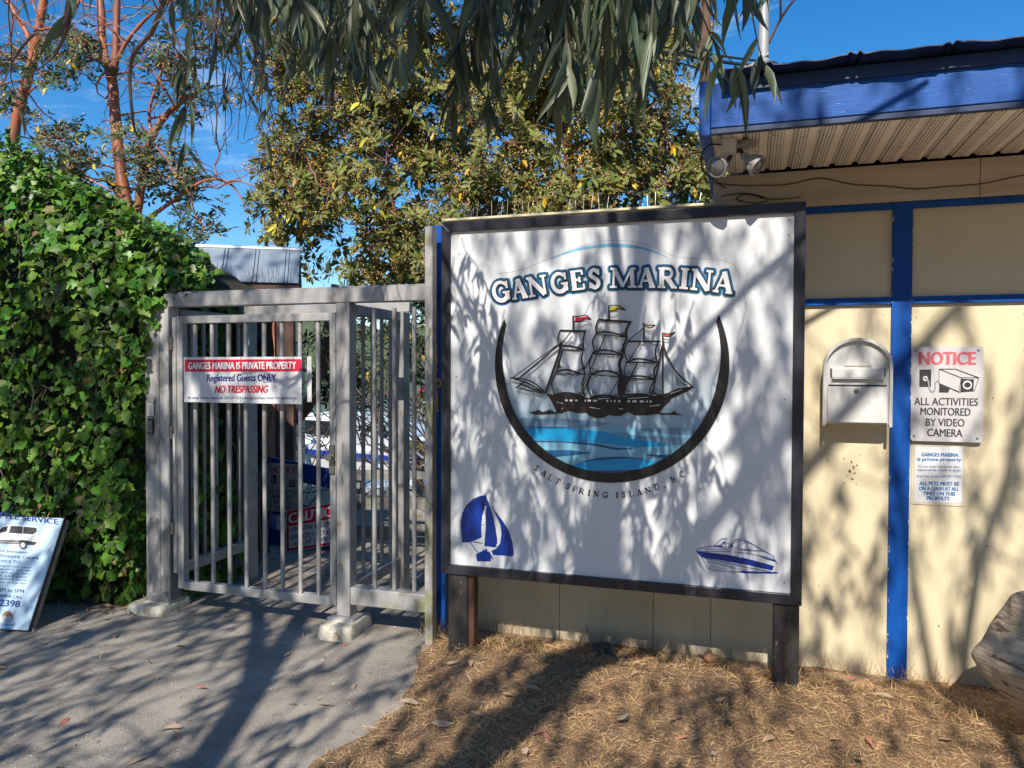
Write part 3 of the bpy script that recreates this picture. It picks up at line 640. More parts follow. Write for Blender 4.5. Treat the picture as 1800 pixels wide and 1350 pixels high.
sail([(1090, 725), (1366, 735)], [(1130, 735), (1086, 820), (1086, 862)], [(1356, 740), (1318, 830), (1348, 884)], [(1080, 872), (1180, 862), (1270, 866), (1350, 888)], 8)
for pts, w_ in (([(648, 182), (648, 302)], 11), ([(960, 88), (960, 212)], 11), ([(1265, 238), (1265, 402)], 10), ([(1430, 325), (1430, 862)], 10), ([(118, 720), (508, 434)], 6), ([(162, 736), (545, 414)], 10), ([(545, 420), (520, 520), (405, 855)], 15), ([(100, 718), (240, 760), (400, 852)], 10), ([(148, 808), (238, 748)], 9), ([(150, 808), (280, 832), (400, 864)], 6), ([(180, 770), (380, 850)], 11), ([(632, 314), (540, 432)], 7), ([(700, 872), (870, 490), (932, 345)], 7), ([(738, 662), (812, 518)], 8), ([(1052, 720), (960, 882)], 6), ([(1088, 842), (1215, 575)], 9), ([(1120, 402), (1262, 288)], 6), ([(1140, 560), (1238, 408)], 6), ([(1100, 700), (1080, 860)], 30), ([(1425, 440), (1375, 690), (1340, 860)], 10), ([(1437, 400), (1440, 480)], 12), ([(720, 880), (800, 690)], 8), ([(1075, 430), (1110, 420)], 8), ([(1340, 850), (1440, 878), (1560, 818)], 10)): S(pts, w_)
S([(1436, 430), (1470, 530), (1550, 670), (1690, 798)], 10, 6); S([(125, 722), (235, 735), (320, 775), (405, 848)], 9, 6)
for k in range(5): S([(1560+k*22, 792-k*4), (1545+k*17, 700+k*22)], 4)
for k in range(6): S([(1350+k*16, 850), (1368+k*12, 800+k*8)], 4)
for k in range(4): S([(340+k*17, 728+k*14), (366+k*9, 690+k*24)], 5)
for k in range(6): S([(510+k*8, 640-k*4), (524+k*3, 560+k*14)], 4)
for q in ([(648, 180), (700, 184), (760, 174), (806, 213)], [(806, 213), (750, 206), (700, 234), (650, 224)], [(960, 90), (1040, 90), (1108, 130)], [(1108, 130), (1040, 118), (1000, 140), (962, 136)], [(1265, 252), (1310, 262), (1366, 260)], [(1366, 260), (1325, 285), (1268, 266)], [(1430, 328), (1480, 338), (1540, 322)], [(1540, 322), (1490, 360), (1432, 354)]): S(q, 7, 5)
A.mb.build('ship_drawing', M['brownink'], sg)
A = Art(ps, 5, 880, 520, .0036)
A.poly([(655, 185), (700, 190), (760, 180), (800, 212), (750, 205), (700, 230), (655, 222)]); A.mb.build('ship_pennant', M['red'], sg)
A = Art(ps, 5, 880, 520, .0036); A.poly([(965, 95), (1040, 94), (1100, 128), (1040, 115), (1000, 136), (965, 134)]); A.mb.build('ship_pennant', M['yellow'], sg)
A = Art(ps, 5, 880, 520, .0036); A.poly([(1270, 254), (1310, 265), (1360, 262), (1322, 280), (1270, 264)]); A.mb.build('ship_pennant', M['paleyellow'], sg)
A = Art(ps, 5, 880, 520, .0036); A.poly([(1435, 331), (1480, 341), (1532, 327), (1490, 356), (1435, 351)]); A.mb.build('ship_pennant', M['orange'], sg)
A = Art(ps, 5, 880, 520, .0090)
for x, w_ in ((572, 18), (612, 22), (660, 22), (742, 10), (768, 28), (816, 34), (934, 14), (970, 8), (998, 16), (1036, 20), (1118, 22), (1162, 36), (1226, 36), (1284, 14), (1312, 18)): A.poly([(x, 902+x*.014), (x+w_, 902+x*.014), (x+w_, 918+x*.014), (x, 918+x*.014)])
for a, b in (((495, 932), (550, 945)), ((785, 978), (880, 995)), ((1040, 992), (1080, 992)), ((1310, 970), (1400, 958)), ((1490, 860), (1600, 822)), ((860, 905), (960, 900)), ((1120, 902), (1300, 890)), ((540, 990), (552, 990))): A.stroke([a, b], 5)
A.mb.build('ship_highlights', M['white'], sg)
# arched title
def base_y(x): return float(np.interp(x, [95, 235, 340, 480, 630, 720, 820, 865, 1060, 1180, 1330, 1400, 1550, 1690], [497, 476, 461, 438, 416, 405, 398, 398, 396, 397, 402, 409, 424, 441]))
def cap_h(x): return float(np.interp(x, [95, 400, 800, 1200, 1690], [132, 130, 128, 132, 142]))
LET = [('G', 105, 222), ('A', 232, 335), ('N', 340, 470), ('G', 490, 605), ('E', 622, 712), ('S', 735, 815), ('M', 872, 1048), ('A', 1055, 1170), ('R', 1186, 1312), ('I', 1324, 1388), ('N', 1398, 1540), ('A', 1548, 1678)]
def title(extra, off, m, name):
    A = Art(ps, 3.75, 840, 400, off, .000008)
    for ch, x0, x1 in LET:
        b0, b1 = base_y(x0), base_y(x1); ux = np.array((x1-x0, b1-b0), float); d = ux/np.hypot(*ux)
        h = cap_h((x0+x1)/2); uy = np.array((d[1], -d[0]))*h; glyph(A, ch, (x0, b0), ux, uy, extra)
    A.mb.build(name, m, sg)
title(42, .0014, M['teal'], 'title_outline'); title(20, .0054, M['ink'], 'title_edge'); title(4, .0094, M['white'], 'title_lettering')
A = Art(ps, 3.75, 840, 400, .001)
q = spline([(480, 212), (560, 176), (680, 140), (800, 122), (880, 117), (980, 121), (1080, 136), (1180, 166), (1262, 203)], 5); n = len(q)
L_ = [(p[0], p[1]-11*math.sin(math.pi*i/(n-1))-1) for i, p in enumerate(q)]; R_ = [(p[0], p[1]+11*math.sin(math.pi*i/(n-1))+1) for i, p in enumerate(q)]
A.mb.add([A.p(p) for p in L_+R_], [(i, i+1, n+i+1, n+i) for i in range(n-1)]); A.mb.build('title_arc', M['arcblue'], sg)
A = Art(ps, 3.75, 840, 400, .0008)
A.stroke(spline([(130, 305), (300, 275), (480, 200), (680, 125), (880, 85), (1100, 110), (1320, 195), (1560, 210), (1680, 240), (1720, 310), (1770, 520), (1775, 700)], 5), 2.2); A.mb.build('decal_edge', M['printgrey'], sg)
# town line under the ring
TL = [('S', 318, 690), ('A', 368, 725), ('L', 413, 755), ('T', 463, 782), ('S', 537, 815), ('P', 584, 834), ('R', 632, 850), ('I', 684, 862), ('N', 733, 869), ('G', 797, 875), ('I', 880, 878), ('S', 925, 874), ('L', 981, 867), ('A', 1037, 858), ('N', 1097, 842), ('D', 1157, 820), (',', 1211, 800), ('B', 1273, 768), ('C', 1333, 732)]
A = Art(ps, 3.913, 860, 650, .001, .00004)
for i, (ch, x, y) in enumerate(TL):
    j0, j1 = max(0, i-1), min(len(TL)-1, i+1); d = np.array((TL[j1][1]-TL[j0][1], TL[j1][2]-TL[j0][2]), float); d /= np.hypot(*d)
    wd = {'I': 16, ',': 10, 'N': 38, 'G': 38, 'D': 38, 'R': 36, 'A': 38, 'S': 26}.get(ch, 32); h = 40
    c0 = np.array((x, y), float)-d*wd/2+np.array((-d[1], d[0]))*4; glyph(A, ch, c0, d*wd, np.array((d[1], -d[0]))*h, 1.2, .9)
A.mb.build('town_lettering', M['ink'], sg)
# little sailing boat, lower left
A = Art(ps, 7.94, 780, 850, .001)
A.poly([(585, 160), (500, 175), (400, 220), (310, 310), (260, 410), (238, 520), (240, 650), (258, 820), (370, 820), (530, 752), (525, 600), (540, 450), (575, 315), (597, 302), (585, 430), (588, 620), (565, 872), (640, 882), (722, 892), (748, 830), (745, 760), (720, 600), (680, 430), (630, 270)])
A.poly([(650, 275), (720, 385), (830, 530), (910, 660), (960, 820), (980, 960), (975, 1002), (955, 1015), (800, 1003), (690, 995), (665, 938), (735, 905), (790, 830), (806, 700), (790, 580), (720, 420)])
A.poly([(448, 990), (505, 955), (545, 940), (552, 885), (562, 935), (600, 900), (612, 948), (642, 950), (666, 1010), (655, 1085), (465, 1085)])
for q, w_ in (([(370, 822), (500, 992)], 12), ([(415, 812), (545, 834)], 11), ([(655, 995), (690, 1052)], 14), ([(583, 140), (585, 175)], 8), ([(528, 578), (558, 574)], 7), ([(700, 840), (745, 885)], 12)): A.stroke(q, w_)
A.mb.build('sailboat_drawing', M['royal'], sg)
# little motor boat, lower right
A = Art(ps, 9, 1200, 920, .001)
A.poly([(225, 440), (330, 450), (600, 482), (800, 512), (1000, 552), (1440, 670), (1436, 702), (1410, 747), (1000, 652), (600, 582), (300, 537)]); A.poly([(1195, 512), (1450, 570), (1475, 612), (1330, 572)])
A.poly([(780, 762), (960, 752), (1200, 764), (1480, 768), (1524, 788), (1400, 796), (1000, 790)]); A.poly([(490, 355), (580, 340), (640, 365), (650, 385), (560, 362)]); A.poly([(745, 375), (800, 310), (795, 375)])
A.mb.build('motorboat_drawing', M['royal'], sg)
A = Art(ps, 9, 1200, 920, .0022)
for q, w_ in (([(212, 435), (260, 400), (330, 375), (480, 362), (640, 380), (700, 400)], 10), ([(212, 435), (300, 530), (400, 712)], 9), ([(290, 402), (500, 408), (900, 420), (1090, 432), (1300, 440)], 7), ([(240, 442), (700, 442), (1000, 468), (1200, 505), (1440, 548)], 8), ([(720, 382), (830, 256), (920, 258), (1050, 292), (1250, 412), (1440, 520), (1452, 570), (1498, 632)], 10), ([(735, 385), (850, 385), (950, 285), (830, 285), (735, 385)], 7), ([(880, 390), (1080, 420), (1100, 330), (990, 290), (880, 390)], 7), ([(1090, 420), (1130, 345), (1260, 432), (1090, 425)], 7), ([(490, 360), (610, 245), (700, 240), (680, 295), (590, 352)], 9), ([(640, 285), (745, 325)], 9), ([(590, 352), (660, 285), (690, 395)], 8), ([(345, 550), (600, 600), (1000, 690), (1400, 765)], 9), ([(370, 600), (600, 640), (850, 715), (1000, 752)], 8), ([(400, 712), (450, 720), (490, 745), (540, 735), (600, 755), (690, 750), (800, 772)], 8), ([(420, 670), (520, 695), (640, 715)], 6)): A.stroke(q, w_)
A.mb.build('motorboat_outline', M['navy'], sg)
# ================================================================== MAILBOX
mx_ = thing('mailbox', (.5, 4.09, 1.27), 'white steel mailbox with an arched top and slot on the cream wall', 'mailbox')
def arch(x0, x1, z0, zs, zt, n=14):
    cx, r_ = (x0+x1)/2, (x1-x0)/2
    return [(x0, z0), (x1, z0)]+[(cx+r_*math.cos(math.pi*i/n), zs+(zt-zs)*math.sin(math.pi*i/n)) for i in range(n+1)]
mb = MB(); mb.prism([(x, 4.045, z) for x, z in arch(.352, .652, 1.277, 1.565, 1.695)], (0, WALL-.002-4.045, 0)); bo = mb.build('body', M['whitepaint'], mx_)
bv = bo.modifiers.new('bevel', 'BEVEL'); bv.width = .004; bv.segments = 2; bv.limit_method = 'ANGLE'
mb = MB(); oa = arch(.346, .658, 1.268, 1.565, 1.703); ia = arch(.36, .644, 1.268, 1.565, 1.689); n = len(oa)   # hood rim
for k in range(1, n-1+1):
    j = (k+1) % n
    if k == 0 or j == 0 and False: continue
    if j == 1 or k == 0: continue
    q = [oa[k], oa[j], ia[j], ia[k]]
    mb.prism([(x, 4.022, z) for x, z in q], (0, .04, 0))
mb.build('hood_rim', M['whitepaint'], mx_)
mb = MB(); mb.box(.366, .638, 4.03, 4.0445, 1.285, 1.463, .003); dr = mb.build('door', M['whitepaint'], mx_)
mb = MB(); mb.lathe([(.0125, 0), (.012, .004), (.008, .005)], (.497, 4.0298, 1.442), (0, -1, 0), 16); lk = mb.build('lock', M['steel'], dr)
mb = MB(); mb.box(.37, .634, 4.038, 4.0449, 1.4655, 1.472); mb.build('door_gap', M['rubber'], mx_)
mb = MB(); mb.box(.385, .62, 4.028, 4.0447, 1.508, 1.552, .002); mb.box(.385, .62, 4.022, 4.034, 1.5, 1.507, .002); mb.build('slot_flap', M['whitepaint'], mx_)
mb = MB(); mb.box(.379, .3845, 4.036, 4.0448, 1.513, 1.552); mb.box(.6205, .626, 4.036, 4.0448, 1.513, 1.552); mb.build('slot_ends', M['rubber'], mx_)
mb = MB(); mb.box(.445, .565, 4.0405, 4.0449, 1.563, 1.571); mb.build('name_strip', M['plastic'], mx_)
# ================================================================== WALL NOTICES
def plate_outline(x0, x1, z0, z1, r_=.014, n=5):
    q = []
    for cx, cz, a0 in ((x1-r_, z1-r_, 0), (x0+r_, z1-r_, 90), (x0+r_, z0+r_, 180), (x1-r_, z0+r_, 270)):
        q += [(cx+r_*math.cos(R(a0+90*i/n)), cz+r_*math.sin(R(a0+90*i/n))) for i in range(n+1)]
    return q
def camera_notice(root, pl, y, x0, x1, z0, z1, plate_m, red_m):
    """the security notice: everything placed by fractions of its plate"""
    W, H = x1-x0, z1-z0
    mb = MB(); mb.prism([(x, y, z) for x, z in plate_outline(x0, x1, z0, z1, .05*W)], (0, .0025, 0)); mb.build('plate', plate_m, root)
    f = lambda u, v, o=.001: Vector((x0+u*W, y-o, z1-v*H))
    def tx(mb, s, u0, u1, vb, cap, bold=.015, o=.001): put_text(mb, s, f(u0, vb, o), f(u1, vb, o), Vector((0, 0, cap*H)), bold)
    mb = MB(); tx(mb, 'NOTICE', .1, .9, .187, .13, .03); mb.build('notice_heading', red_m, root)
    for s_, u0, u1, vb in (('ALL ACTIVITIES', .045, .935, .617), ('MONITORED', .135, .835, .722), ('BY VIDEO', .215, .755, .836), ('CAMERA', .235, .73, .945)):
        mb = MB(); tx(mb, s_, u0, u1, vb, .078, .02); mb.build('text_line', M['printink'], root)
    mb = MB(); mb.poly([f(.115, .24), f(.28, .24), f(.28, .425), f(.115, .425)])
    mb.poly([f(.695, .335), f(.875, .34), f(.865, .468), f(.69, .468)]); mb.poly([f(.395, .385), (f(.55, .435)), f(.52, .482), f(.395, .482)])
    mb.build('camera_print', M['printink'], root)
    class P2:                                                  # plate-space adaptor for Art
        def hit(s, u, v, off=0): return f(u, v, off)
    A = Art(P2(), 1, 0, 0, .0013, .00003)
    for q in ([(.39, .235), (.62, .235), (.94, .325), (.7, .325), (.39, .235)], [(.39, .235), (.39, .385), (.67, .475), (.70, .325)], [(.94, .325), (.88, .46), (.67, .475)]): A.stroke(q, .009)
    A.mb.build('camera_drawing', M['printink'], root)
    A = Art(P2(), 1, 0, 0, .0016, .00003); A.stroke(arc(.785, .4, .055, .038, 0, 360, 16), .016); A.stroke(arc(.2, .335, .028, .02, 0, 360, 12), .012); A.mb.build('camera_lens_drawing', M['signwhite'], root)
    A = Art(P2(), 1, 0, 0, .0019, .00003)
    A.stroke(spline([(.2, .335), (.24, .36), (.26, .45), (.3, .475), (.335, .45), (.34, .38), (.385, .36)], 4), .02); A.mb.build('cord_drawing', M['printgrey'], root)
    mb = MB()
    for u, v in ((.06, .04), (.93, .04), (.05, .95), (.93, .96)): mb.lathe([(.006, 0), (.004, .0025)], f(u, v, .0002), (0, -1, 0), 10)
    mb.build('screws', M['steel'], root)
nsg = thing('security_notice', (.895, WALL, 1.4), 'white security notice with red heading and camera picture beside the mailbox', 'sign')
wpl = Plane((0, WALL-.0245, 0), (0, -1, 0))
camera_notice(nsg, wpl, WALL-.0275, .757, 1.068, 1.196, 1.659, M['signgrey'], M['fadedred'])
pn = thing('pets_notice', (.88, WALL, 1.03), 'paper notice about private property and leashed pets in a clear sleeve', 'notice')
q = [wpl.hit(*p, .0) for p in ((1607, 783), (1699, 783), (1697, 889), (1603, 887))]
x0, x1, z0, z1 = q[3].x, q[1].x, q[3].z, q[1].z
mb = MB(); mb.box(x0, x1, WALL-.004, WALL-.0022, z0, z1); mb.build('sleeve', M['plastic'], pn)
wp2 = Plane((0, WALL-.0045, 0), (0, -1, 0)); qq = [wp2.hit(*p) for p in ((1609, 785), (1692, 786), (1691, 884), (1607, 882))]
mb = MB(); mb.poly([v+Vector((0, -.0003, 0)) for v in qq]); mb.build('paper', M['signwhite'], pn)
mb = MB(); s8 = lambda x: 1400+x/3.857; t8 = lambda y: 550+y/3.857
for s, x0, x1, yb, cap, b in (('GANGES MARINA', 848, 1098, 972, 25, .03), ('is private property.', 818, 1124, 1002, 23, .03), ('Do not enter unless you are a', 824, 1112, 1046, 13, .012), ('registered slip holder or guest.', 815, 1118, 1070, 13, .012), ('Inquiries: phone 250-537-5242', 815, 1118, 1112, 14, .012), ('ALL PETS MUST BE', 832, 1104, 1168, 25, .03), ('ON A LEASH AT ALL', 830, 1102, 1202, 25, .03), ('TIMES ON THIS', 856, 1076, 1236, 25, .03), ('PROPERTY.', 882, 1046, 1268, 25, .03)):
    mb = MB(); T(mb, wp2, s, s8(x0), s8(x1), t8(yb), t8(yb+4), cap/3.857, .0012, b); mb.build('text_line', M['printblue'], pn)
# ================================================================== GATE
gt = thing('security_gate', (-2.9, GY+.04, 0), 'grey galvanised security gate with round bars between the ivy and the big sign', 'gate')
G0, G1 = GY, GY+.08
mb = MB(); mb.box(-3.52, -1.722, G0-.002, G1, 1.925, 2.008, .004); mb.box(-3.515, -1.725, G0+.02, G1-.01, 2.0085, 2.02, .003); mb.build('header_beam', M['alu'], gt)
mb = MB(); mb.box(-2.292, -2.205, G0, G0+.088, .1, 1.9245, .005); mb.build('post', M['alu'], gt)
mb = MB(); mb.box(-2.335, -2.165, G0-.035, G0+.115, .085, .0995, .003); mb.build('base_plate', M['alu'], gt)
mb = MB(); mb.box(-3.545, -3.475, G0-.01, G1+.01, .06, 1.9245, .004); mb.build('post', M['postpaint'], gt)
mb = MB(); mb.box(-3.655, -3.5465, G0-.015, G1+.02, .1, 1.95, .006); mb.build('post', M['postpaint'], gt)
mb = MB(); mb.prism([(-3.66, G0-.02, .062), (-3.47, G0-.02, .062), (-3.5, G0-.02, .13), (-3.64, G0-.02, .13)], (0, .12, 0)); mb.build('base_plate', M['postpaint'], gt)
mb = MB(); mb.box(-1.722, -1.675, G0-.02, G0+.04, .0, 2.33, .003); mb.build('post', M['alu_moss'], gt)
# moving leaf
mb = MB(); mb.box(-3.43, -3.385, G0+.01, G0+.06, .155, 1.87, .003)
lf = mb.build('gate_leaf', M['alu'], gt)
mb = MB(); mb.box(-2.34, -2.3, G0+.01, G0+.06, .155, 1.87, .003); mb.build('stile', M['alu'], lf)
mb = MB(); mb.box(-3.4595, -3.4305, G0+.005, G0+.05, .25, 1.86, .003); mb.build('hinge_strip', M['alu'], gt)
mb = MB(); mb.box(-3.3845, -2.3405, G0+.012, G0+.058, 1.822, 1.869, .003); mb.build('top_rail', M['alu'], lf)
mb = MB(); mb.box(-3.3845, -2.3405, G0+.008, G0+.06, .15, .203, .003); mb.build('bottom_rail', M['alu'], lf)
mb = MB(); mb.tube([(-3.307, G0+.035, .204), (-3.307, G0+.035, 1.8215)], .0135, 12); b0 = mb.build('bar', M['alu'], lf, smooth=True)
for x in (-3.18, -3.057, -2.934, -2.803, -2.678, -2.553, -2.43):
    b = b0.copy(); COL.objects.link(b); b.parent = lf; b.location.x = x+3.307
mb = MB(); mb.box(-3.452, -3.436, G0-.003, G0+.0045, .95, 1.13, .002); mb.build('lock_plate', M['whitepaint'], lf)
for z in (.5, 1.1, 1.66):
    mb = MB(); mb.lathe([(.013, 0), (.013, .035), (.0105, .036), (.0105, .039), (.013, .04), (.013, .078)], (-3.4605, G0+.0, z), (0, 0, 1), 12); mb.build('hinge', M['steel'], gt, smooth=True)
mb = MB(); mb.box(-2.338, -2.304, G0-.004, G0+.0095, .93, 1.1, .002); mb.lathe([(.012, 0), (.012, .02), (.02, .022), (.02, .04)], (-2.32, G0-.004, 1.03), (0, -1, 0), 12); mb.build('latch', M['steel'], gt)
mb = MB()
for x in (-3.307, -3.18, -3.057, -2.934, -2.803, -2.678, -2.553, -2.43):
    for z in (.2035, 1.8215): mb.lathe([(.0175, -.003), (.0165, .003), (.014, .006)] if z < 1 else [(.014, -.006), (.0165, -.003), (.0175, .003)], (x, G0+.035, z), (0, 0, 1), 10)
mb.build('weld_beads', M['steel'], lf, smooth=True)
# fixed panel
mb = MB(); mb.box(-2.2045, -1.7225, G0+.005, G0+.09, .172, .272, .004); mb.build('lower_beam', M['alu_moss'], gt)
for x in (-2.066, -1.94, -1.815):
    b = b0.copy(); COL.objects.link(b); b.parent = gt; b.location.x = x+3.307; b.location.y = .01
    b.location.z = .07; b.scale.z = 1.0
# side panels running back
for sgn, X0, xe in ((0, -3.5, 4.6), (1, -2.235, 4.52)):
    mb = MB(); mb.box(X0-.03, X0+.03, G1+.02, xe, .22, .29, .004); mb.build('side_rail', M['alu'], gt)
    mb = MB(); mb.box(X0-.03, X0+.03, G1+.02, xe, 1.86, 1.92, .004); mb.build('side_rail', M['alu'], gt)
    mb = MB(); mb.box(X0-.05, X0+.05, xe, xe+.1, .0, 1.92, .004); mb.build('back_post', M['alu'], gt)
    mb = MB(); mb.tube([(X0, G1+.14, .2905), (X0, G1+.14, 1.8595)], .013, 10); s0 = mb.build('side_bar', M['alu'], gt, smooth=True)
    for k in range(1, 5):
        b = s0.copy(); COL.objects.link(b); b.parent = gt; b.location.y = k*.12
mb = MB(); mb.box(-3.55, -2.185, 4.61, 4.68, 1.925, 1.99, .004); mb.build('back_beam', M['alu'], gt)
# concrete footings
def footing(name, c, rx, ry, rot, h, label, seed):
    random.seed(seed); mb = MB(); n = 28; vs = []; fs = []
    lev = ((1.02, -.02), (1.03, h*.35), (.99, h*.8), (.93, h), (.5, h+.006), (.02, h+.007))
    for k, (sc, z) in enumerate(lev):
        for i in range(n):
            a = 2*math.pi*i/n; ca, sa = math.cos(a), math.sin(a); p = .28
            x = rx*math.copysign(abs(ca)**p, ca)*sc; y = ry*math.copysign(abs(sa)**p, sa)*sc
            j = 1+.03*mnoise.noise(Vector((x*14+seed, y*14, z*14)))
            x *= j; y *= j; vs.append((c[0]+x*math.cos(rot)-y*math.sin(rot), c[1]+x*math.sin(rot)+y*math.cos(rot), z+.004*mnoise.noise(Vector((x*30, y*30, seed)))))
    for k in range(len(lev)-1):
        for i in range(n): fs.append((k*n+i, k*n+(i+1) % n, (k+1)*n+(i+1) % n, (k+1)*n+i))
    fs.append(tuple(range((len(lev)-1)*n, len(lev)*n))); mb.add(vs, fs)
    tag(mb.build(name, M['concrete'], base=(c[0], c[1], 0), smooth=True), label, 'footing', 'painted concrete gate footings')
footing('concrete_footing', (-2.245, 3.872), .105, .155, .05, .082, 'cream painted concrete block under the middle gate post', 3)
footing('concrete_footing', (-3.6, 3.885), .135, .15, .05, .06, 'cream painted concrete block under the ivy side gate post', 8)
# sign hung on the bars
ps_ = thing('private_property_sign', (-2.92, 3.82, 1.47), 'white and red private property sign fixed across the gate bars', 'sign')
mb = MB(); mb.box(-3.338, -2.5, 3.818, 3.822, 1.334, 1.612, .001); mb.build('plate', M['signwhite'], ps_)
gp = Plane((0, 3.818, 0), (0, -1, 0))
mb = MB(); mb.box(-2.5, -2.47, 3.875, 3.879, 1.345, 1.615, .001); mb.build('backing_plate', M['signwhite'], ps_)
X5 = lambda x: 240+x/3.215; Y5 = lambda y: 480+y/3.215
mb = MB(); mb.poly([gp.hit(X5(273), Y5(490), .0006), gp.hit(X5(932), Y5(486), .0006), gp.hit(X5(932), Y5(556), .0006), gp.hit(X5(273), Y5(558), .0006)]); mb.build('heading_band', M['red'], ps_)
mb = MB(); T(mb, gp, 'GANGES MARINA IS PRIVATE PROPERTY', X5(293), X5(903), Y5(543), Y5(541), 38/3.215, .0016, .03); mb.build('heading_lettering', M['white'], ps_)
mb = MB(); T(mb, gp, 'Registered Guests ONLY', X5(398), X5(790), Y5(611), Y5(610), 38/3.215, .0012, .03); mb.poly([gp.hit(X5(714), Y5(614), .0012), gp.hit(X5(788), Y5(613.5), .0012), gp.hit(X5(788), Y5(617), .0012), gp.hit(X5(714), Y5(617.5), .0012)]); mb.build('guest_lettering', M['navy'], ps_)
mb = MB(); T(mb, gp, 'NO TRESPASSING', X5(442), X5(746), Y5(677), Y5(676), 40/3.215, .0012, .035, .22); mb.build('warning_lettering', M['red'], ps_)
mb = MB(); T(mb, gp, 'All other visitors must call 250-537-5242 during business hours for admittance.', X5(287), X5(909), Y5(712), Y5(713), 15/3.215, .0012, .008); mb.build('small_lettering', M['bluetext'], ps_)
mb = MB()
for x in (286, 590, 888):
    for y in (481, 721): mb.lathe([(.0045, 0), (.003, .002)], gp.hit(X5(x), Y5(y), .0003), (0, -1, 0), 8)
mb.build('screws', M['steel'], ps_)
kp = thing('keypad', (-3.595, GY-.02, 1.17), 'black push button keypad on the flaking gate post', 'keypad')
mb = MB(); mb.box(-3.622, -3.58, GY-.032, GY-.0155, 1.128, 1.226, .003); bo = mb.build('body', M['blacksatin'], kp)
mb = MB()
for i in range(3):
    for j in range(5): mb.box(-3.6185+i*.012, -3.6105+i*.012, GY-.0345, GY-.0325, 1.14+j*.0155, 1.15+j*.0155)
mb.build('buttons', M['printgrey'], kp)
pq = thing('instruction_plate', (-3.6, GY-.017, 1.28), 'small white instruction plate above the keypad on the gate post', 'plate')
mb = MB(); mb.box(-3.634, -3.578, GY-.0185, GY-.0155, 1.238, 1.328, .001); mb.build('border', M['printink'], pq)
mb = MB(); mb.box(-3.631, -3.581, GY-.0205, GY-.0188, 1.241, 1.325); mb.build('plate', M['signgrey'], pq)
mb = MB()
for k, (a, b) in enumerate(((.15, .8), (.12, .9), (.3, .7), (.2, .85), (.12, .88), (.12, .9), (.2, .8))): mb.box(-3.631+a*.05, -3.631+b*.05, GY-.0213, GY-.0207, 1.31-k*.011, 1.3145-k*.011)
mb.build('print_lines', M['printgrey'], pq)
# ================================================================== SHUTTLE BOARD
B0 = Vector((-3.985, 3.283, .02)); Tp = at(112, 911, 3.6); ev = (Tp-B0); dl = Vector((-.985, -.17, 0)).normalized()
bn = dl.cross(ev).normalized()
if bn.y > 0: bn = -bn
sb = thing('shuttle_board', (B0.x-.3, B0.y, 0), 'pale blue shuttle service board leaning on the ivy hedge', 'board')
wdt = .62; mb = MB(); mb.prism([B0, B0+dl*wdt, B0+dl*wdt+ev, B0+ev], -bn*.006); mb.build('face', M['boardblue'], sb)
mb = MB(); mb.prism([B0-bn*.0065, B0+dl*.03-bn*.0065, B0+dl*.03+ev-bn*.0065, B0+ev-bn*.0065], -bn*.022); mb.prism([B0-bn*.007+dl*.031, B0+dl*wdt-bn*.007, B0+dl*wdt+ev*.05-bn*.007, B0+ev*.05+dl*.031-bn*.007], -bn*.02); mb.build('edge_trim', M['brown'], sb)
mb = MB(); mb.prism([B0-bn*.03, B0+dl*.045-bn*.03, B0+dl*.045+ev-bn*.03, B0+ev-bn*.03], -bn*.03); mb.prism([B0-bn*.03+dl*(wdt-.045), B0+dl*wdt-bn*.03, B0+dl*wdt+ev-bn*.03, B0+dl*(wdt-.045)+ev-bn*.03], -bn*.03); mb.build('back_frame', M['greywood'], sb)
bp = Plane(B0, bn); XB = lambda x: x/5.867; YB = lambda y: 890+y/5.867
mb = MB()
for s, x0, x1, y0, y1, cap, b, sh in (('SHUTTLE SERVICE', -215, 605, 92, 188, 52, .025, .0), ('Free service between', -260, 288, 452, 490, 28, .01, .2), ('the Marina and Ganges Shopping Centre', -560, 400, 478, 548, 28, .01, .2), ('CALL FOR SERVICE TO', -330, 210, 558, 588, 28, .01, .15), ('8 AM to 5PM', -70, 252, 872, 898, 38, .02, .15), ('FROM THE MARINA CALL', -250, 232, 918, 952, 30, .012, .12), ('2398', -8, 212, 1026, 1042, 66, .03, .12)):
    mb = MB(); T(mb, bp, s, XB(x0), XB(x1), YB(y0), YB(y1), cap/5.867, .001, b, sh); mb.build('text_line', M['navy'], sb)
mb = MB()
for i, (s, x1) in enumerate((('other marine businesses in town, please', 320), ('arrange a pickup time and day', 330), ('pick up at the dock and return, space', 320), ('for groceries and gear', 295), ('please phone ahead early', 285), ('to avoid the last rush of the day', 270))):
    mb = MB(); T(mb, bp, s, XB(x1-640), XB(x1), YB(600+i*33), YB(640+i*33), 17/5.867, .001, .01, .1); mb.build('text_line', M['bluetext'], sb)
mb = MB(); T(mb, bp, 'SHORE WALK FLEET WORK', XB(-330), XB(160), YB(1205), YB(1232), 15/5.867, .001, .01); mb.build('text_line', M['bluetext'], sb)
A = Art(bp, 5.867, 0, 890, .001)
A.poly([(-420, 330), (-60, 280), (20, 205), (70, 192), (370, 205), (385, 215), (392, 300), (375, 405), (290, 405), (270, 365), (230, 355), (200, 390), (-420, 370)]); A.mb.build('van_picture', M['white'], sb)
A = Art(bp, 5.867, 0, 890, .0018)
A.poly([(-30, 262), (30, 215), (85, 205), (70, 260), (0, 275)]); A.poly([(115, 200), (382, 222), (380, 262), (340, 290), (92, 275)]); A.poly([(-420, 345), (110, 350), (200, 352), (225, 345), (385, 372), (360, 402), (285, 400), (265, 370), (220, 365), (195, 388), (-420, 372)])
A.poly([(240+40*math.cos(k*.4), 400+42*math.sin(k*.4)) for k in range(16)]); A.mb.build('van_picture_dark', M['printink'], sb)
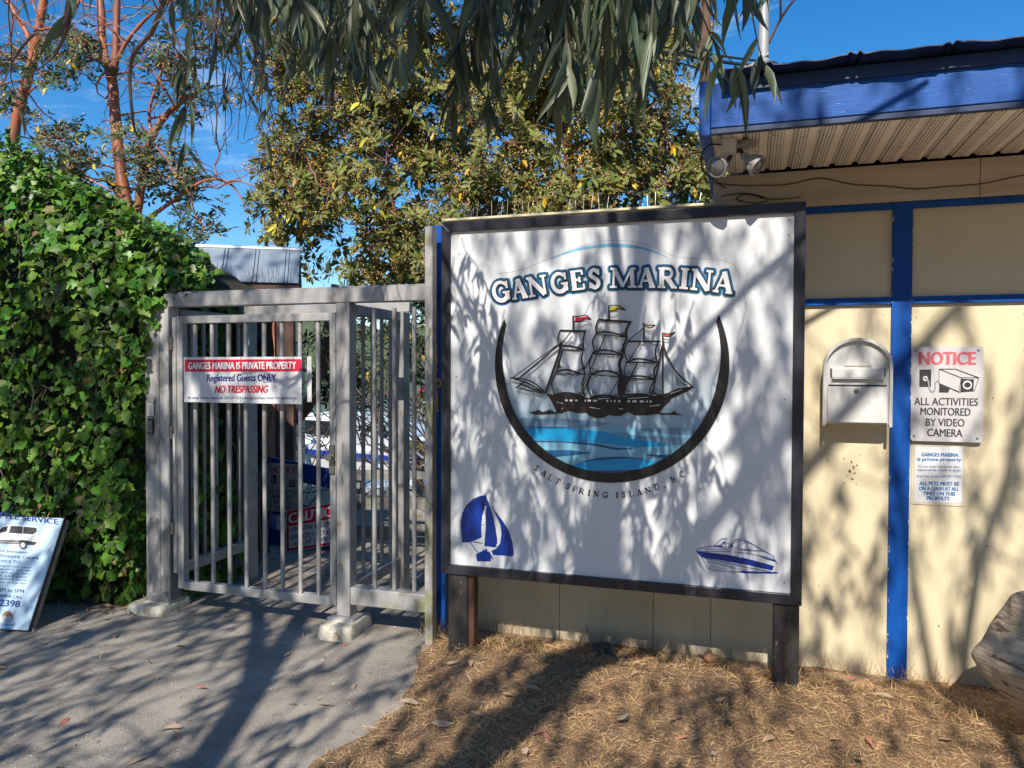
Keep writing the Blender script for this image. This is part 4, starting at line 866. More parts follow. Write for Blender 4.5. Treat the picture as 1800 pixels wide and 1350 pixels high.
A = Art(bp, 5.867, 0, 890, .0026); A.poly([(240+24*math.cos(k*.4), 402+26*math.sin(k*.4)) for k in range(16)]); A.stroke([(-400, 358), (195, 372)], 6); A.stroke([(245, 212), (236, 284)], 5); A.mb.build('van_picture_light', M['signwhite'], sb)
A = Art(bp, 5.867, 0, 890, .001); A.poly([(80+58*math.cos(k*.3), 1138+56*math.sin(k*.3)) for k in range(21)]); A.mb.build('round_mark', M['copper'], sb)
A = Art(bp, 5.867, 0, 890, .0018); A.poly([(24, 1150), (50, 1128), (70, 1140), (95, 1128), (120, 1142), (134, 1150), (120, 1178), (80, 1190), (40, 1178)]); A.mb.build('round_mark_light', M['signgrey'], sb)
# ================================================================== THINGS BEHIND THE GATE
# boat shed with ribbed metal roof
sh = thing('boat_shed', (-4.6, 7.0, 0), 'brown shingled shed with a ribbed grey metal roof behind the gate', 'shed')
E0 = Vector((-4.5, 6.82, 2.42)); lu = Vector((-.866, -.5, 0)); bk = Vector((-.5, .866, 0))
rs = (bk*.33+Vector((0, 0, .39)))
mb = MB(); L0 = 2.6; rn = lu.cross(rs).normalized(); rn = rn if rn.z > 0 else -rn
mb.prism([E0, E0+lu*L0, E0+lu*L0+rs, E0+rs], rn*.012)
for k in range(1, 10):
    a = .11+(k-1)*.31
    for da in (0, .035): mb.prism([E0+lu*(a+da)+rn*.0125, E0+lu*(a+da+.014)+rn*.0125, E0+lu*(a+da+.014)+rs+rn*.0125, E0+lu*(a+da)+rs+rn*.0125], rn*.016)
mb.prism([E0+rs, E0+lu*L0+rs, E0+lu*L0+rs+bk*.33-Vector((0, 0, .39)), E0+rs+bk*.33-Vector((0, 0, .39))], Vector((0, 0, .012)))
rfo = mb.build('metal_roof', M['roofmetal'], sh)
mb = MB(); mb.tube([E0+rs+Vector((0, 0, .012))-lu*.03, E0+rs+lu*L0+Vector((0, 0, .012))], .028, 10); mb.build('ridge_cap', M['ridge'], rfo)
mb = MB()
for i in range(120):
    s = E0+lu*random.uniform(.02, 2.0)+rn*.012; mb.tube([s, s+Vector((random.uniform(-.05, .05), -.03, random.uniform(.1, .2)))], .0014, 3)
mb.build('bird_spikes', M['steel'], rfo)
mb = MB(); mb.bar(E0+Vector((0, 0, -.045))+bk*.03, E0+lu*L0+Vector((0, 0, -.045))+bk*.03, .08, .03); mb.build('eave_board', M['brown'], sh)
mb = MB(); mb.prism([E0+lu*.02+bk*.08+Vector((0, 0, -.05)), E0+lu*.02+bk*.6+Vector((0, 0, -.05)), E0+lu*.02+rs+Vector((0, 0, -.03))], lu*.02); mb.build('gable', M['brown'], sh)
def swall(a0, a1, t0, t1, z0, z1, name, m):
    p = Vector((E0.x, E0.y, 0)); mb = MB(); mb.prism([p+lu*a0+bk*t0+Vector((0, 0, z0)), p+lu*a1+bk*t0+Vector((0, 0, z0)), p+lu*a1+bk*t1+Vector((0, 0, z0)), p+lu*a0+bk*t1+Vector((0, 0, z0))], Vector((0, 0, z1-z0))); return mb.build(name, m, sh)
swall(.06, .245, .1, .5, -.1, 2.37, 'shingle_wall', M['shingle'])
swall(.2455, .36, .07, .46, -.1, 2.37, 'corner_board', M['terra'])
swall(.361, .40, .09, .14, -.1, 2.37, 'corner_trim', M['brown'])
swall(1.15, 1.5, .1, .5, -.1, 2.37, 'shingle_wall', M['shingle'])
mb = MB(); p = Vector((E0.x, E0.y, 0))+lu*.33+bk*.05+Vector((0, 0, 1.86)); mb.lathe([(.03, 0), (.05, .05), (.052, .06), (.02, .075)], p, (-.2, -.9, -.3), 12); mb.build('wall_lamp', M['lamp'], sh)
# cream outbuilding further back
ob = thing('outbuilding', (-8.8, 9.2, 0), 'cream outbuilding with a blue fascia glimpsed between the gate bars', 'building')
mb = MB(); xo = at(397, 600, 9).x; mb.box(-11, xo, 9.0, 11, -.5, 1.95); mb.build('wall', M['cream'], ob)
mb = MB(); mb.box(-11.1, xo+.02, 8.8, 8.83, 1.955, 2.1); mb.box(-11.1, xo+.02, 8.831, 11.1, 1.955, 1.98); mb.build('fascia', M['railblue'], ob)
# blue ramp railing
rl = thing('ramp_railing', (-3.7, 5.62, 0), 'blue painted timber ramp railing behind the gate', 'railing')
for z, hh in ((.62, .16), (.28, .13), (.0, .16)):
    mb = MB(); mb.bar((-4.06, 5.6, z+.08), (-3.28, 5.61, z-.03), hh, .035); mb.build('rail', M['railblue'], rl)
for x in (-4.03, -3.33):
    mb = MB(); mb.box(x-.04, x+.04, 5.62, 5.7, -.2, .7 if x < -4 else .55, .004); mb.build('post', M['railblue'], rl)
n2 = thing('security_notice', (-3.77, 5.5, .5), 'security notice with camera picture fixed to the blue ramp railing', 'sign')
camera_notice(n2, None, 5.57, -3.99, -3.67, .3, .72, M['signgrey'], M['fadedred'])
cs = thing('caution_sign', (-3.45, 5.4, .2), 'red and white caution sign low on the ramp railing', 'sign')
cp = Plane((-3.69, 5.45, 0), (.12, -1, 0)); q = [cp.hit(*p) for p in ((503, 898), (606, 880), (606, 955), (503, 970))]
mb = MB(); mb.prism(q, (0, .004, 0)); mb.build('plate', M['signwhite'], cs)
mb = MB(); mb.poly([cp.hit(*p, .0008) for p in ((504, 899), (605, 881.5), (605, 908), (504, 926))]); mb.poly([cp.hit(*p, .0008) for p in ((504, 927), (508, 926), (508, 964), (605, 950), (605, 954), (504, 969))]); mb.build('heading_band', M['red'], cs)
mb = MB(); T(mb, cp, 'CAUTION', 507, 603, 920, 904, 17, .0016, .03); mb.build('heading_lettering', M['white'], cs)
mb = MB()
for s, x0, x1, yb in (('UNEVEN & SLIPPERY', 511, 602, 934), ('SURFACES THROUGHOUT', 510, 604, 948), ('USE AT OWN RISK', 519, 597, 959)): T(mb, cp, s, x0, x1, yb+1, yb-13, 8, .0016, .015)
mb.build('lettering', M['navy'], cs)
# grey timber railing on the right
gr = thing('timber_railing', (-3.0, 6.1, 0), 'weathered grey timber railing beside the gravel walk', 'railing')
for z, hh in ((.6, .085), (.34, .1), (.1, .1)):
    mb = MB(); mb.bar((-3.6, 6.0, z-.03), (-1.4, 6.25, z+.07), hh, .04); mb.build('rail', M['greywood'], gr)
for x in (-3.0, -2.62, -1.7):
    mb = MB(); mb.bar((x-.03, 6.1+.05, -.1), (x+.05, 6.1+.05, .68), .09, .05, (1, 0, 0)); mb.build('post', M['greywood'], gr)
# harbour: boats
def hull(L_, B_, H_, z0, fl=.35):
    mb = MB(); n = 9; vs = []
    for i in range(n):
        t = i/(n-1); b = B_/2*(1-max(0, (t-.45)/.55)**2.2); b = max(b, .02); zt = z0+H_*(1+.28*t*t); x = t*L_+.25*t*H_
        vs += [(t*L_*.94, -b*.72, z0), (x, -b, zt), (x, b, zt), (t*L_*.94, b*.72, z0)]
    mb.v = vs
    for i in range(n-1):
        a = i*4; mb.f += [(a, a+4, a+5, a+1), (a+3, a+2, a+6, a+7), (a+1, a+5, a+6, a+2), (a, a+3, a+7, a+4)]
    mb.f += [(0, 1, 2, 3), (n*4-4, n*4-1, n*4-2, n*4-3)]
    return mb
def moved(o_or_mb, loc, rot):
    c, s = math.cos(rot), math.sin(rot); o_or_mb.v = [(loc[0]+x*c-y*s, loc[1]+x*s+y*c, z) for x, y, z in o_or_mb.v]; return o_or_mb
def boat(loc, rot, L_, label, cat='boat', cover=None, mast=False, stripe=None, cabin=True):
    t = thing('moored_boat' if not mast else 'moored_sailboat', (loc[0], loc[1], -1.75), label, cat)
    B_ = L_*.34; H_ = L_*.13; z0 = -1.85; zt = z0+H_
    moved(hull(L_, B_, H_, z0), loc, rot).build('hull', M['boatwhite'], t)
    if stripe:
        mb = MB(); mb.box(.02, L_*.62, -B_/2-.02, -B_/2+.05, zt-.22*H_, zt-.08*H_); mb.box(.02, L_*.62, B_/2-.05, B_/2+.02, zt-.22*H_, zt-.08*H_); moved(mb, loc, rot).build('stripe', stripe, t)
    if cabin:
        h = L_*.13; mb = MB(); w_ = B_*.36
        mb.add([(L_*.2, -w_, zt), (L_*.68, -w_*.8, zt+.05), (L_*.68, w_*.8, zt+.05), (L_*.2, w_, zt), (L_*.22, -w_*.9, zt+h), (L_*.52, -w_*.75, zt+h), (L_*.52, w_*.75, zt+h), (L_*.22, w_*.9, zt+h)], [(0, 1, 5, 4), (1, 2, 6, 5), (2, 3, 7, 6), (3, 0, 4, 7), (4, 5, 6, 7)])
        cb = moved(mb, loc, rot).build('cabin', M['boatwhite'], t)
        mb = MB()
        for sg_ in (-1, 1): mb.box(L_*.25, L_*.5, sg_*w_*.97-.01, sg_*w_*.97+.01, zt+h*.35, zt+h*.8)
        mb.box(L_*.575, L_*.6, -w_*.6, w_*.6, zt+h*.4, zt+h*.8); moved(mb, loc, rot).build('window', M['boatglass'], cb)
    if cover is not None:
        mb = MB(); hh = L_*.24; mb.prism([(L_*.04, -B_*.42, zt+hh*.75), (L_*.04, 0, zt+hh), (L_*.04, B_*.42, zt+hh*.75)], (L_*.42, 0, 0))
        for x in (.05, .45):
            for s in (-1, 1): mb.tube([(L_*x, s*B_*.4, zt), (L_*x, s*B_*.4, zt+hh*.76)], .02, 5)
        moved(mb, loc, rot).build('canopy', cover, t)
    if mast:
        mb = MB(); mb.tube([(L_*.52, 0, zt), (L_*.52, 0, zt+L_*1.15)], [.06, .04], 8); mb.tube([(L_*.5, 0, zt+L_*.2), (L_*.05, 0, zt+L_*.19)], .05, 8); moved(mb, loc, rot).build('mast', M['whitepaint'], t)
        mb = MB(); mb.tube([(L_*.48, 0, zt+L_*.215), (L_*.1, 0, zt+L_*.21)], .11, 8); moved(mb, loc, rot).build('sail_cover', M['canvasblue'], t)
boat((-8.5, 15.5), .5, 6.0, 'white motorboat with a grey blue canvas top moored nearest the blue railing', cover=M['canvasgrey'])
boat((-9.5, 20.5), 2.9, 7.5, 'white cabin cruiser with a dark stripe moored behind the nearest boat', stripe=M['navy'])
boat((-7.2, 24), .2, 9, 'white sailboat with a bare mast and blue sail cover', 'sailboat', mast=True)
boat((-12.2, 27), .9, 8, 'white boat with a red canvas canopy seen left of the leaning trunk', cover=M['canvasred'])
boat((-5.5, 16.2), .35, 6.5, 'open white boat under a blue canvas canopy right of the gate post', cover=M['canvasblue'])
boat((-8.8, 32), 2.6, 10, 'large white cruiser with a tall cabin far out in the harbour', stripe=M['red'])
boat((-14.5, 38), .1, 11, 'white sailboat with a tall mast farthest out in the harbour', 'sailboat', mast=True)
dk = thing('floating_dock', (-7, 18.5, -1.6), 'grey timber floating dock between the moored boats', 'dock')
mb = MB(); mb.box(-16, -1, 18.0, 19.4, -1.55, -1.4, .01); mb.build('deck', M['greywood'], dk)
for x in (-13, -9.8, -6.9, -4, -2.2):
    mb = MB(); mb.tube([(x, 19.55, -2.5), (x, 19.55, .1)], .12, 10); mb.build('piling', M['mastwood'], dk)
kd = thing('kayak_rack', (-4.0, 10.5, -.5), 'yellow kayak lying on a timber rack beyond the gravel walk', 'kayak')
mb = MB(); vs = []; n = 11
for i in range(n):
    t = i/(n-1); r_ = .28*math.sin(math.pi*t)**.6+.01
    for k in range(10): a = k*.628; vs.append((-5.2+2.8*t, 10.3+.2*t+r_*math.cos(a), .32+.12*(2*t-1)**2+.42*r_*math.sin(a)))
mb.add(vs, [(i*10+k, i*10+(k+1) % 10, (i+1)*10+(k+1) % 10, (i+1)*10+k) for i in range(n-1) for k in range(10)]); mb.build('kayak_hull', M['yellow'], kd, smooth=True)
mb = MB()
for x in (-4.6, -3.0):
    mb.bar((x, 10.0, .17), (x, 10.8, .17), .07, .07); mb.bar((x, 10.05, -1.4), (x, 10.05, .13), .08, .08, (1, 0, 0)); mb.bar((x, 10.75, -1.5), (x, 10.75, .13), .08, .08, (1, 0, 0))
mb.build('rack', M['greywood'], kd)
# ================================================================== POLES AND WIRES
up_ = thing('service_mast', at(1342, 128, 5.0), 'grey steel service mast rising from the blue roof with cable clamps', 'pole')
a = at(1342, 100, 5.0); mb = MB(); mb.tube([(a.x, 5.0, 2.6), (a.x, 5.0, 5.2)], .033, 14); mb.build('pipe', M['pole'], up_, smooth=True)
cz = at(1342, 112, 5.0).z
mb = MB(); mb.lathe([(.038, 0), (.042, .01), (.042, .03), (.038, .04)], (a.x, 5.0, cz-.02), (0, 0, 1), 14); mb.bar((a.x-.1, 4.97, cz-.03), (a.x+.03, 4.97, cz+.05), .012, .01); mb.bar((a.x-.1, 4.97, cz-.03), (a.x, 4.97, cz-.06), .012, .01); mb.lathe([(.012, 0), (.02, .015), (.012, .03), (.02, .045), (.012, .06)], (a.x-.07, 4.97, cz-.03), (-1, 0, .1), 10); mb.build('clamp', M['lamp'], up_)
mb = MB(); q = [at(x, y, yy) for x, y, yy in ((1352, 75, 5.0), (1366, 45, 5.1), (1382, 18, 5.2), (1400, -6, 5.3), (1440, -60, 5.4))]; mb.tube(spline(q, 4), .009, 6); mb.tube([at(1372, 36, 5.12), at(1372, -20, 5.12)], .008, 6)
tag(mb.build('stay_conduit', M['brown'], base=q[0]), 'thin reddish brown conduit bending away from the steel mast', 'conduit')
wm = thing('timber_mast', at(1238, 215, 3.45), 'brown timber upright fixed to the roof corner with a blue painted foot', 'post')
b1 = at(1238.5, 215, 3.45); b2 = at(1238.5, 155, 3.45)
mb = MB(); mb.box(b1.x-.021, b1.x+.021, 3.43, 3.47, b2.z, 4.6, .002); mb.build('timber', M['mastwood'], wm)
mb = MB(); mb.box(b1.x-.0215, b1.x+.0215, 3.4295, 3.4705, b1.z-.01, b2.z-.0005, .002); mb.build('painted_foot', M['blue'], wm)
for i, (pts, r_, lab) in enumerate((
    ([(1340, 108, 5.0), (1265, 98, 5.4), (1200, 88, 5.9), (1050, 62, 7), (850, 38, 9), (640, 12, 12), (350, -20, 16)], .008, 'upper black cable running from the mast clamp behind the hanging leaves'),
    ([(1340, 118, 5.0), (1265, 108, 5.4), (1200, 97, 5.9), (1050, 72, 7), (850, 47, 9), (640, 20, 12), (350, -12, 16)], .012, 'thicker middle black cable strung from the steel mast across the trees'),
    ([(1330, 145, 4.6), (1265, 137, 5.0), (1200, 112, 5.9), (1050, 84, 7), (850, 57, 9), (640, 30, 12), (350, -4, 16)], .007, 'lowest black cable slanting up from the roof corner into the trees'))):
    mb = MB(); q = [at(*p) for p in pts]; mb.tube(spline(q, 5), r_, 6); tag(mb.build('overhead_cable', M['cable'], base=q[0]), lab, 'cable', 'overhead cables')
mb = MB(); q = [at(x, y, 5.0) for x, y in ((1345, 108), (1362, 110), (1374, 118), (1380, 128))]; q.append(Vector((q[-1].x+.03, 5.0, 2.7))); mb.tube(spline(q, 6), .008, 6); tag(mb.build('drip_loop_cable', M['cable'], base=q[0]), 'short black cable looping from the mast down to the roof', 'cable')
# ================================================================== DRIFTWOOD
dw = [(1.02, -.05, .42), (1.0, .07, .33), (.96, .2, .36), (.93, .35, .43), (.93, .42, .45), (.97, .5, .43), (1.02, .58, .40), (1.07, .64, .37), (1.14, .70, .30), (1.22, .72, .2)]
mb = MB(); vs = []; n = 40; prof = spline([(z, l) for l, z in ((1.20, -.06), (1.13, .05), (1.04, .17), (.955, .27), (.895, .345), (.872, .40), (.905, .455), (.93, .50), (.95, .535), (.975, .60), (1.0, .645), (1.05, .662))], 5)
cx, cy = 1.38, 3.42
for i, (z, l) in enumerate(prof):
    rr_ = (cx-l)
    for k in range(n):
        a = 2*math.pi*k/n; ca, sa = math.cos(a), math.sin(a)
        fl_ = 1+.012*math.sin(z*38+2.6*math.sin(a*2+1)+a*2)+.03*mnoise.noise(Vector((ca*2.2, sa*2.2, z*3)))+.014*math.sin(a*9+z*14)+.012*mnoise.noise(Vector((ca*9, sa*9, z*22)))
        vs.append((cx+ca*rr_*fl_, cy+sa*rr_*.55*fl_, z))
m_ = len(prof); vs.append((cx, cy, prof[-1][0]+.03)); mb.add(vs, [(i*n+k, i*n+(k+1) % n, (i+1)*n+(k+1) % n, (i+1)*n+k) for i in range(m_-1) for k in range(n)]+[((m_-1)*n+k, (m_-1)*n+(k+1) % n, m_*n) for k in range(n)])
dl_ = thing('driftwood_stump', (1.38, 3.42, 0), 'weathered carved driftwood stump standing on the straw at the wall', 'driftwood')
mb.build('trunk', M['log'], dl_, smooth=True)
mb = MB(); mb.lathe([(.0, 0), (.026, .004), (.03, .022), (.02, .045), (.004, .055)], (1.085, 3.3, .655), (.1, 0, 1), 12); mb.build('knob', M['log'], dl_, smooth=True)
# ================================================================== IVY HEDGE
random.seed(21)
hx = [(at(x, y, 4.15).x, at(x, y, 4.15).z) for x, y in ((-60, 245), (0, 255), (70, 262), (105, 300), (150, 325), (200, 352), (245, 385), (300, 415), (340, 440), (368, 470), (384, 505))]
HX = [p[0] for p in hx]; HZ = [p[1] for p in hx]
def htop(x): return float(np.interp(x, HX, HZ))+.05*mnoise.noise(Vector((x*4, 0, 5)))
def hfront(x, z):
    b = 3.74 if x > -3.9 else 3.74-.12*min(1, (-3.9-x)/.6)
    n_ = .07*mnoise.noise(Vector((x*2.6, z*2.6, 1)))+.035*mnoise.noise(Vector((x*7, z*7, 3)))
    t = max(0, (z-htop(x)+.45)/.45)
    lowcut = .12*max(0, (.35-z)/.35)
    return b+n_+.45*t*t+lowcut
def hxend(z, y=4.15):
    if z > 2.0: return at(386, 505, y).x
    return float(np.interp(z, [0, .05, .4, .9, 1.3, 1.6, 1.85, 2.0], [-3.70, -3.70, -3.72, -3.80, -3.68, -3.60, -3.56, -3.5]))+.03*mnoise.noise(Vector((0, z*8, 2)))
iv = thing('ivy_hedge', (-4.4, 4.3, 0), 'tall hedge of glossy green ivy covering the left side of the gate', 'hedge')
mb = MB(); xs = list(np.linspace(-6.6, -3.2, 36)); K = 16
for x in xs:
    h = max(.05, htop(x)-.2)
    for k in range(K+1):
        a = math.pi*k/K; yy = 4.62-.72*math.copysign(abs(math.cos(a))**.6, math.cos(a)); z = h*max(0, math.sin(a))**.45
        xx = min(x, hxend(z)-.12); mb.v.append((xx, yy+.03*mnoise.noise(Vector((x*5, z*5, 0))), z))
mb.f = [(i*(K+1)+k, i*(K+1)+k+1, (i+1)*(K+1)+k+1, (i+1)*(K+1)+k) for i in range(len(xs)-1) for k in range(K)]
mb.build('stems', M['ivycore'], iv, smooth=True)  # closed shell coloured dark as the hedge's inside, stops views through it
pos = []; nv = []
def clump(x, z, s=3.2): return mnoise.noise(Vector((x*s, z*s, 9)))+.6*mnoise.noise(Vector((x*9, z*9, 4)))
while len(pos) < 10500:
    x = random.uniform(-6.2, -3.15); u = random.random()
    if u < .66:
        z = random.uniform(.02, 3.1)
        if z > htop(x)-.02 or x > hxend(z)+random.uniform(-.05, .04): continue
        c = clump(x, z); 
        if z < .22 and random.random() < .5: continue
        if c < -.35 and random.random() < .65: continue
        y = hfront(x, z)+random.random()**2*.16-.05*max(0, c)
        pos.append((x, y, z)); nv.append((random.gauss(.05, .45), -1, random.gauss(.55, .4)))
    elif u < .92:
        y = random.uniform(3.75, 5.2); z = htop(x)-.45*max(0, 1-(y-3.7)/.45)**2-random.random()**2*.14
        z += .04*clump(x, y)
        if x > hxend(z, y)+random.uniform(-.12, .02) or z > at(300, float(np.interp(x/y*4.15, HX, [245, 255, 262, 300, 325, 352, 385, 415, 440, 470, 505])), y).z+.06: continue
        pos.append((x, y, z)); nv.append((random.gauss(.1, .5), random.gauss(-.5, .4), 1))
    else:                                                       # end facing the gate
        z = random.uniform(.05, 2.0); x = hxend(z)-random.random()*.06; pos.append((x, random.uniform(3.78, 4.6), z)); nv.append((1, random.gauss(-.5, .5), random.gauss(.4, .4)))
n = len(pos); nv = np.array(nv); d = np.array([(random.gauss(0, .55), random.gauss(-.25, .3), random.gauss(-.75, .35)) for _ in range(n)])
sz = .03+.058*RNG.random(n)**1.3
leaves('leaves', LEAF_I, M['ivy'], pos, d, nv, sz, sz*RNG.uniform(.8, 1.1, n), iv)
k = RNG.choice(n, 260, replace=False); P_ = np.array(pos)[k]+np.array((0, -.02, .0)); 
leaves('old_leaves', LEAF_I, mat('old_ivy_leaf', (.2, .15, .05), island=.5, hue=.05, rough=.7), P_, d[k]+rv(260, .3), nv[k], sz[k]*.9, sz[k]*.8, iv)
mb = MB()
for i in range(60):
    x = random.uniform(-5.4, -3.7); z = random.uniform(.05, 2.2); q = [Vector((x, hfront(x, z)-.015, z))]
    for _ in range(7):
        x += random.gauss(.0, .05); z += random.uniform(.02, .09); q.append(Vector((x, hfront(x, z)+random.uniform(-.03, .05), z)))
    if x < hxend(z): mb.tube(q, [.0045, .004, .004, .0035, .003, .003, .002, .001], 5)
mb.build('runners', M['twig'], iv)
# sprays of young shoots along the top edge and over the header beam
sp_ = []; sn = []; sdv = []; mb = MB()
for i in range(60):
    x = random.uniform(-5.3, -3.28); z = htop(x)-.09; y = random.uniform(3.8, 4.15); p = Vector((x, y, z)); dv = Vector((random.gauss(.15, .3), random.gauss(-.1, .3), 1)).normalized(); L_ = random.uniform(.06, .2)
    q = [p+dv*L_*t+Vector((0, 0, -.1*t*t*L_)) for t in (0, .5, 1)]; mb.tube(q, .002, 4)
    for k in range(6): sp_.append(q[0].lerp(q[2], .3+.7*k/5)+Vector((0, -.004, 0))); sdv.append((random.gauss(0, 1), random.gauss(-.4, .6), random.gauss(.3, .6))); sn.append((random.gauss(0, .3), -.6, 1))
for i in range(26):                                            # behind the gate, low
    pass
leaves('foliage', LEAF_I, M['ivy'], sp_, sdv, sn, RNG.uniform(.035, .06, len(sp_)), RNG.uniform(.03, .055, len(sp_)), iv)
mb.build('shoot_stems', M['twig'], iv)
# dark ivy seen inside the enclosure
pos = []; nv = []
iv2 = thing('ivy_clump', (-3.62, 4.6, 0), 'dark ivy clump growing through the left side panel behind the gate', 'ivy')
for i in range(330):
    z = random.uniform(.05, 1.25)*random.random()**.3; y = random.uniform(4.0, 4.6); pos.append((-3.62+random.gauss(.02, .06), y, z)); nv.append((1, random.gauss(-.5, .5), random.gauss(.4, .4)))
d = np.array([(random.gauss(0, .5), random.gauss(-.25, .3), random.gauss(-.7, .35)) for _ in pos]); leaves('leaves', LEAF_I, M['ivy'], pos, d, np.array(nv), RNG.uniform(.05, .09, len(pos)), RNG.uniform(.05, .08, len(pos)), iv2)
mb = MB()
for i in range(14):
    y = random.uniform(4.0, 5.1); mb.tube([(-3.66, y, 0), (-3.64+random.gauss(0, .03), y+random.gauss(0, .1), .6), (-3.62, y+random.gauss(0, .15), 1.2)], .006, 5)
mb.build('stems', M['twig'], iv2)
# ================================================================== MADRONES
def limb(mb, a, b, r0, r1, wig=.12, n=6, sides=6):
    a = Vector(a); b = Vector(b); L_ = (b-a).length; pts = []
    u = Vector((random.gauss(0, 1), random.gauss(0, 1), random.gauss(0, .6))); o1 = random.uniform(0, 6)
    for i in range(n+1):
        t = i/n; e = math.sin(math.pi*t)
        pts.append(a.lerp(b, t)+u*(wig*L_*.45*e)+Vector((random.gauss(0, 1), random.gauss(0, 1), random.gauss(0, 1)))*(wig*L_*.1*e))
    mb.tube(pts, [r0+(r1-r0)*(i/n)**.8 for i in range(n+1)], sides, caps=False); return pts
class Crown:
    def __init__(s): s.lp = []; s.ld = []; s.ln = []; s.fp = []; s.fd = []; s.yp = []; s.yd = []; s.yn = []
    def rosette(s, p, ax, nl=9, flower=.4, yel=.03, R_=.02, droop=.15):
        ax = Vector(ax).normalized(); u = ax.orthogonal().normalized(); v = ax.cross(u); a0 = random.random()*6.28
        for k in range(nl):
            a = a0+k*2.4; o = u*math.cos(a)+v*math.sin(a); e = random.uniform(.15, .9)
            d = (o+ax*e+Vector((0, 0, -droop*2*random.random()))).normalized(); q = p+o*R_-ax*random.uniform(0, .07)
            if random.random() < yel: s.yp.append(q); s.yd.append(d*0.6+Vector((0, 0, -.8))); s.yn.append(ax+Vector((random.gauss(0, .5), -.6, random.gauss(0, .5))))
            else: s.lp.append(q); s.ld.append(d); s.ln.append(ax+Vector((random.gauss(0, .25), random.gauss(0, .25), random.gauss(0, .25))))
        if random.random() < flower:
            c = p+ax*.03; top = Vector((random.gauss(0, .3), random.gauss(-.25, .3), random.gauss(-.1, .5))).normalized()
            for k in range(38):
                t = random.random(); w_ = .055*(1-.5*t)
                s.fp.append(c+top*(t*.11)+Vector((random.gauss(0, w_), random.gauss(0, w_), random.gauss(0, w_)-.02*t))); s.fd.append((random.gauss(0, 1), random.gauss(0, 1), random.gauss(-.5, 1)))
    def build(s, par_, leafm, ll, lw):
        n = len(s.lp); L_ = RNG.uniform(ll*.7, ll*1.15, n); leaves('foliage', LEAF_M, leafm, [tuple(p) for p in s.lp], [tuple(p) for p in s.ld], [tuple(p) for p in s.ln], L_, L_*lw, par_)
        if s.fp:
            n = len(s.fp); leaves('flower_clusters', BIT, M['mflower'], [tuple(p) for p in s.fp], s.fd, rv(n), RNG.uniform(.014, .028, n), RNG.uniform(.006, .012, n), par_)
        if s.yp:
            n = len(s.yp); L_ = RNG.uniform(ll*.8, ll*1.2, n); leaves('yellow_leaves', LEAF_M, M['myellow'], [tuple(p) for p in s.yp], [tuple(p) for p in s.yd], [tuple(p) for p in s.yn], L_, L_*lw, par_)
# central tree: broad crown behind the sign
random.seed(5)
ct = thing('madrone_tree', (-1.9, 9.3, -.3), 'large broad madrone with yellowing leaves and tan flower clusters behind the sign', 'tree')
mb = MB(); cr_ = Crown(); trunks = []
for pts in ([(-1.9, 9.3, -.4), (-2.0, 9.2, .8), (-2.3, 8.9, 2.0), (-2.9, 8.6, 3.2), (-3.2, 8.4, 4.6)], [(-1.8, 9.3, -.4), (-1.5, 9.2, 1.2), (-1.2, 9.0, 2.6), (-1.0, 8.8, 4.0), (-.8, 8.7, 5.6)], [(-2.0, 9.25, .6), (-1.9, 8.8, 2.4), (-2.0, 8.5, 3.8), (-2.1, 8.3, 5.4)], [(-1.5, 9.2, 1.4), (-.6, 8.9, 2.6), (.1, 8.8, 3.3)], [(-2.1, 9.1, 1.2), (-3.1, 8.7, 2.0), (-4.0, 8.5, 2.5)]):
    sp = [Vector(p) for p in spline(pts, 4)]; mb.tube(sp, [.11*(1-.7*i/len(sp)) for i in range(len(sp))], 9, caps=False); trunks += sp
def inside(px, py):
    # crown outline in the elevation of the tree; left edge ragged, right shoulder falling
    lx = np.interp(py, [-300, 0, 130, 200, 270, 330, 400, 470, 560], [420, 430, 500, 520, 478, 462, 500, 530, 560])
    rx = np.interp(py, [-300, 0, 100, 170, 230, 300, 370, 560], [1150, 1180, 1200, 1120, 1200, 1255, 1262, 1275])
    return lx < px < rx
cl = []
while len(cl) < 350:
    px, py = random.uniform(420, 1280), random.uniform(-120, 520)
    if inside(px, py): cl.append((at(px, py, random.uniform(7.6, 9.9)), py))
cl.sort(key=lambda e: min((t-e[0]).length for t in trunks))
for c, py in cl:
    base = min(trunks, key=lambda t: (t-c).length+(.3 if t.z > c.z else 0)); q = limb(mb, base, c, .02, .008, .22, 6, 5); trunks += q[2:]
    for k in range(random.randint(10, 14)):
        o = Vector((random.gauss(0, .24), random.gauss(0, .22), random.gauss(0, .2))); p = c+o
        if random.random() < .5: limb(mb, q[-2] if random.random() < .5 else q[-1], p, .006, .003, .2, 3, 4)
        cr_.rosette(p, o.normalized()*.8+Vector((random.gauss(0, .3), -.5, .55)), random.randint(8, 11), 1.0, .05)
cr_.build(ct, M['mleaf'], .132, .36); mb.build('trunk', M['madronedark'], ct, smooth=True)
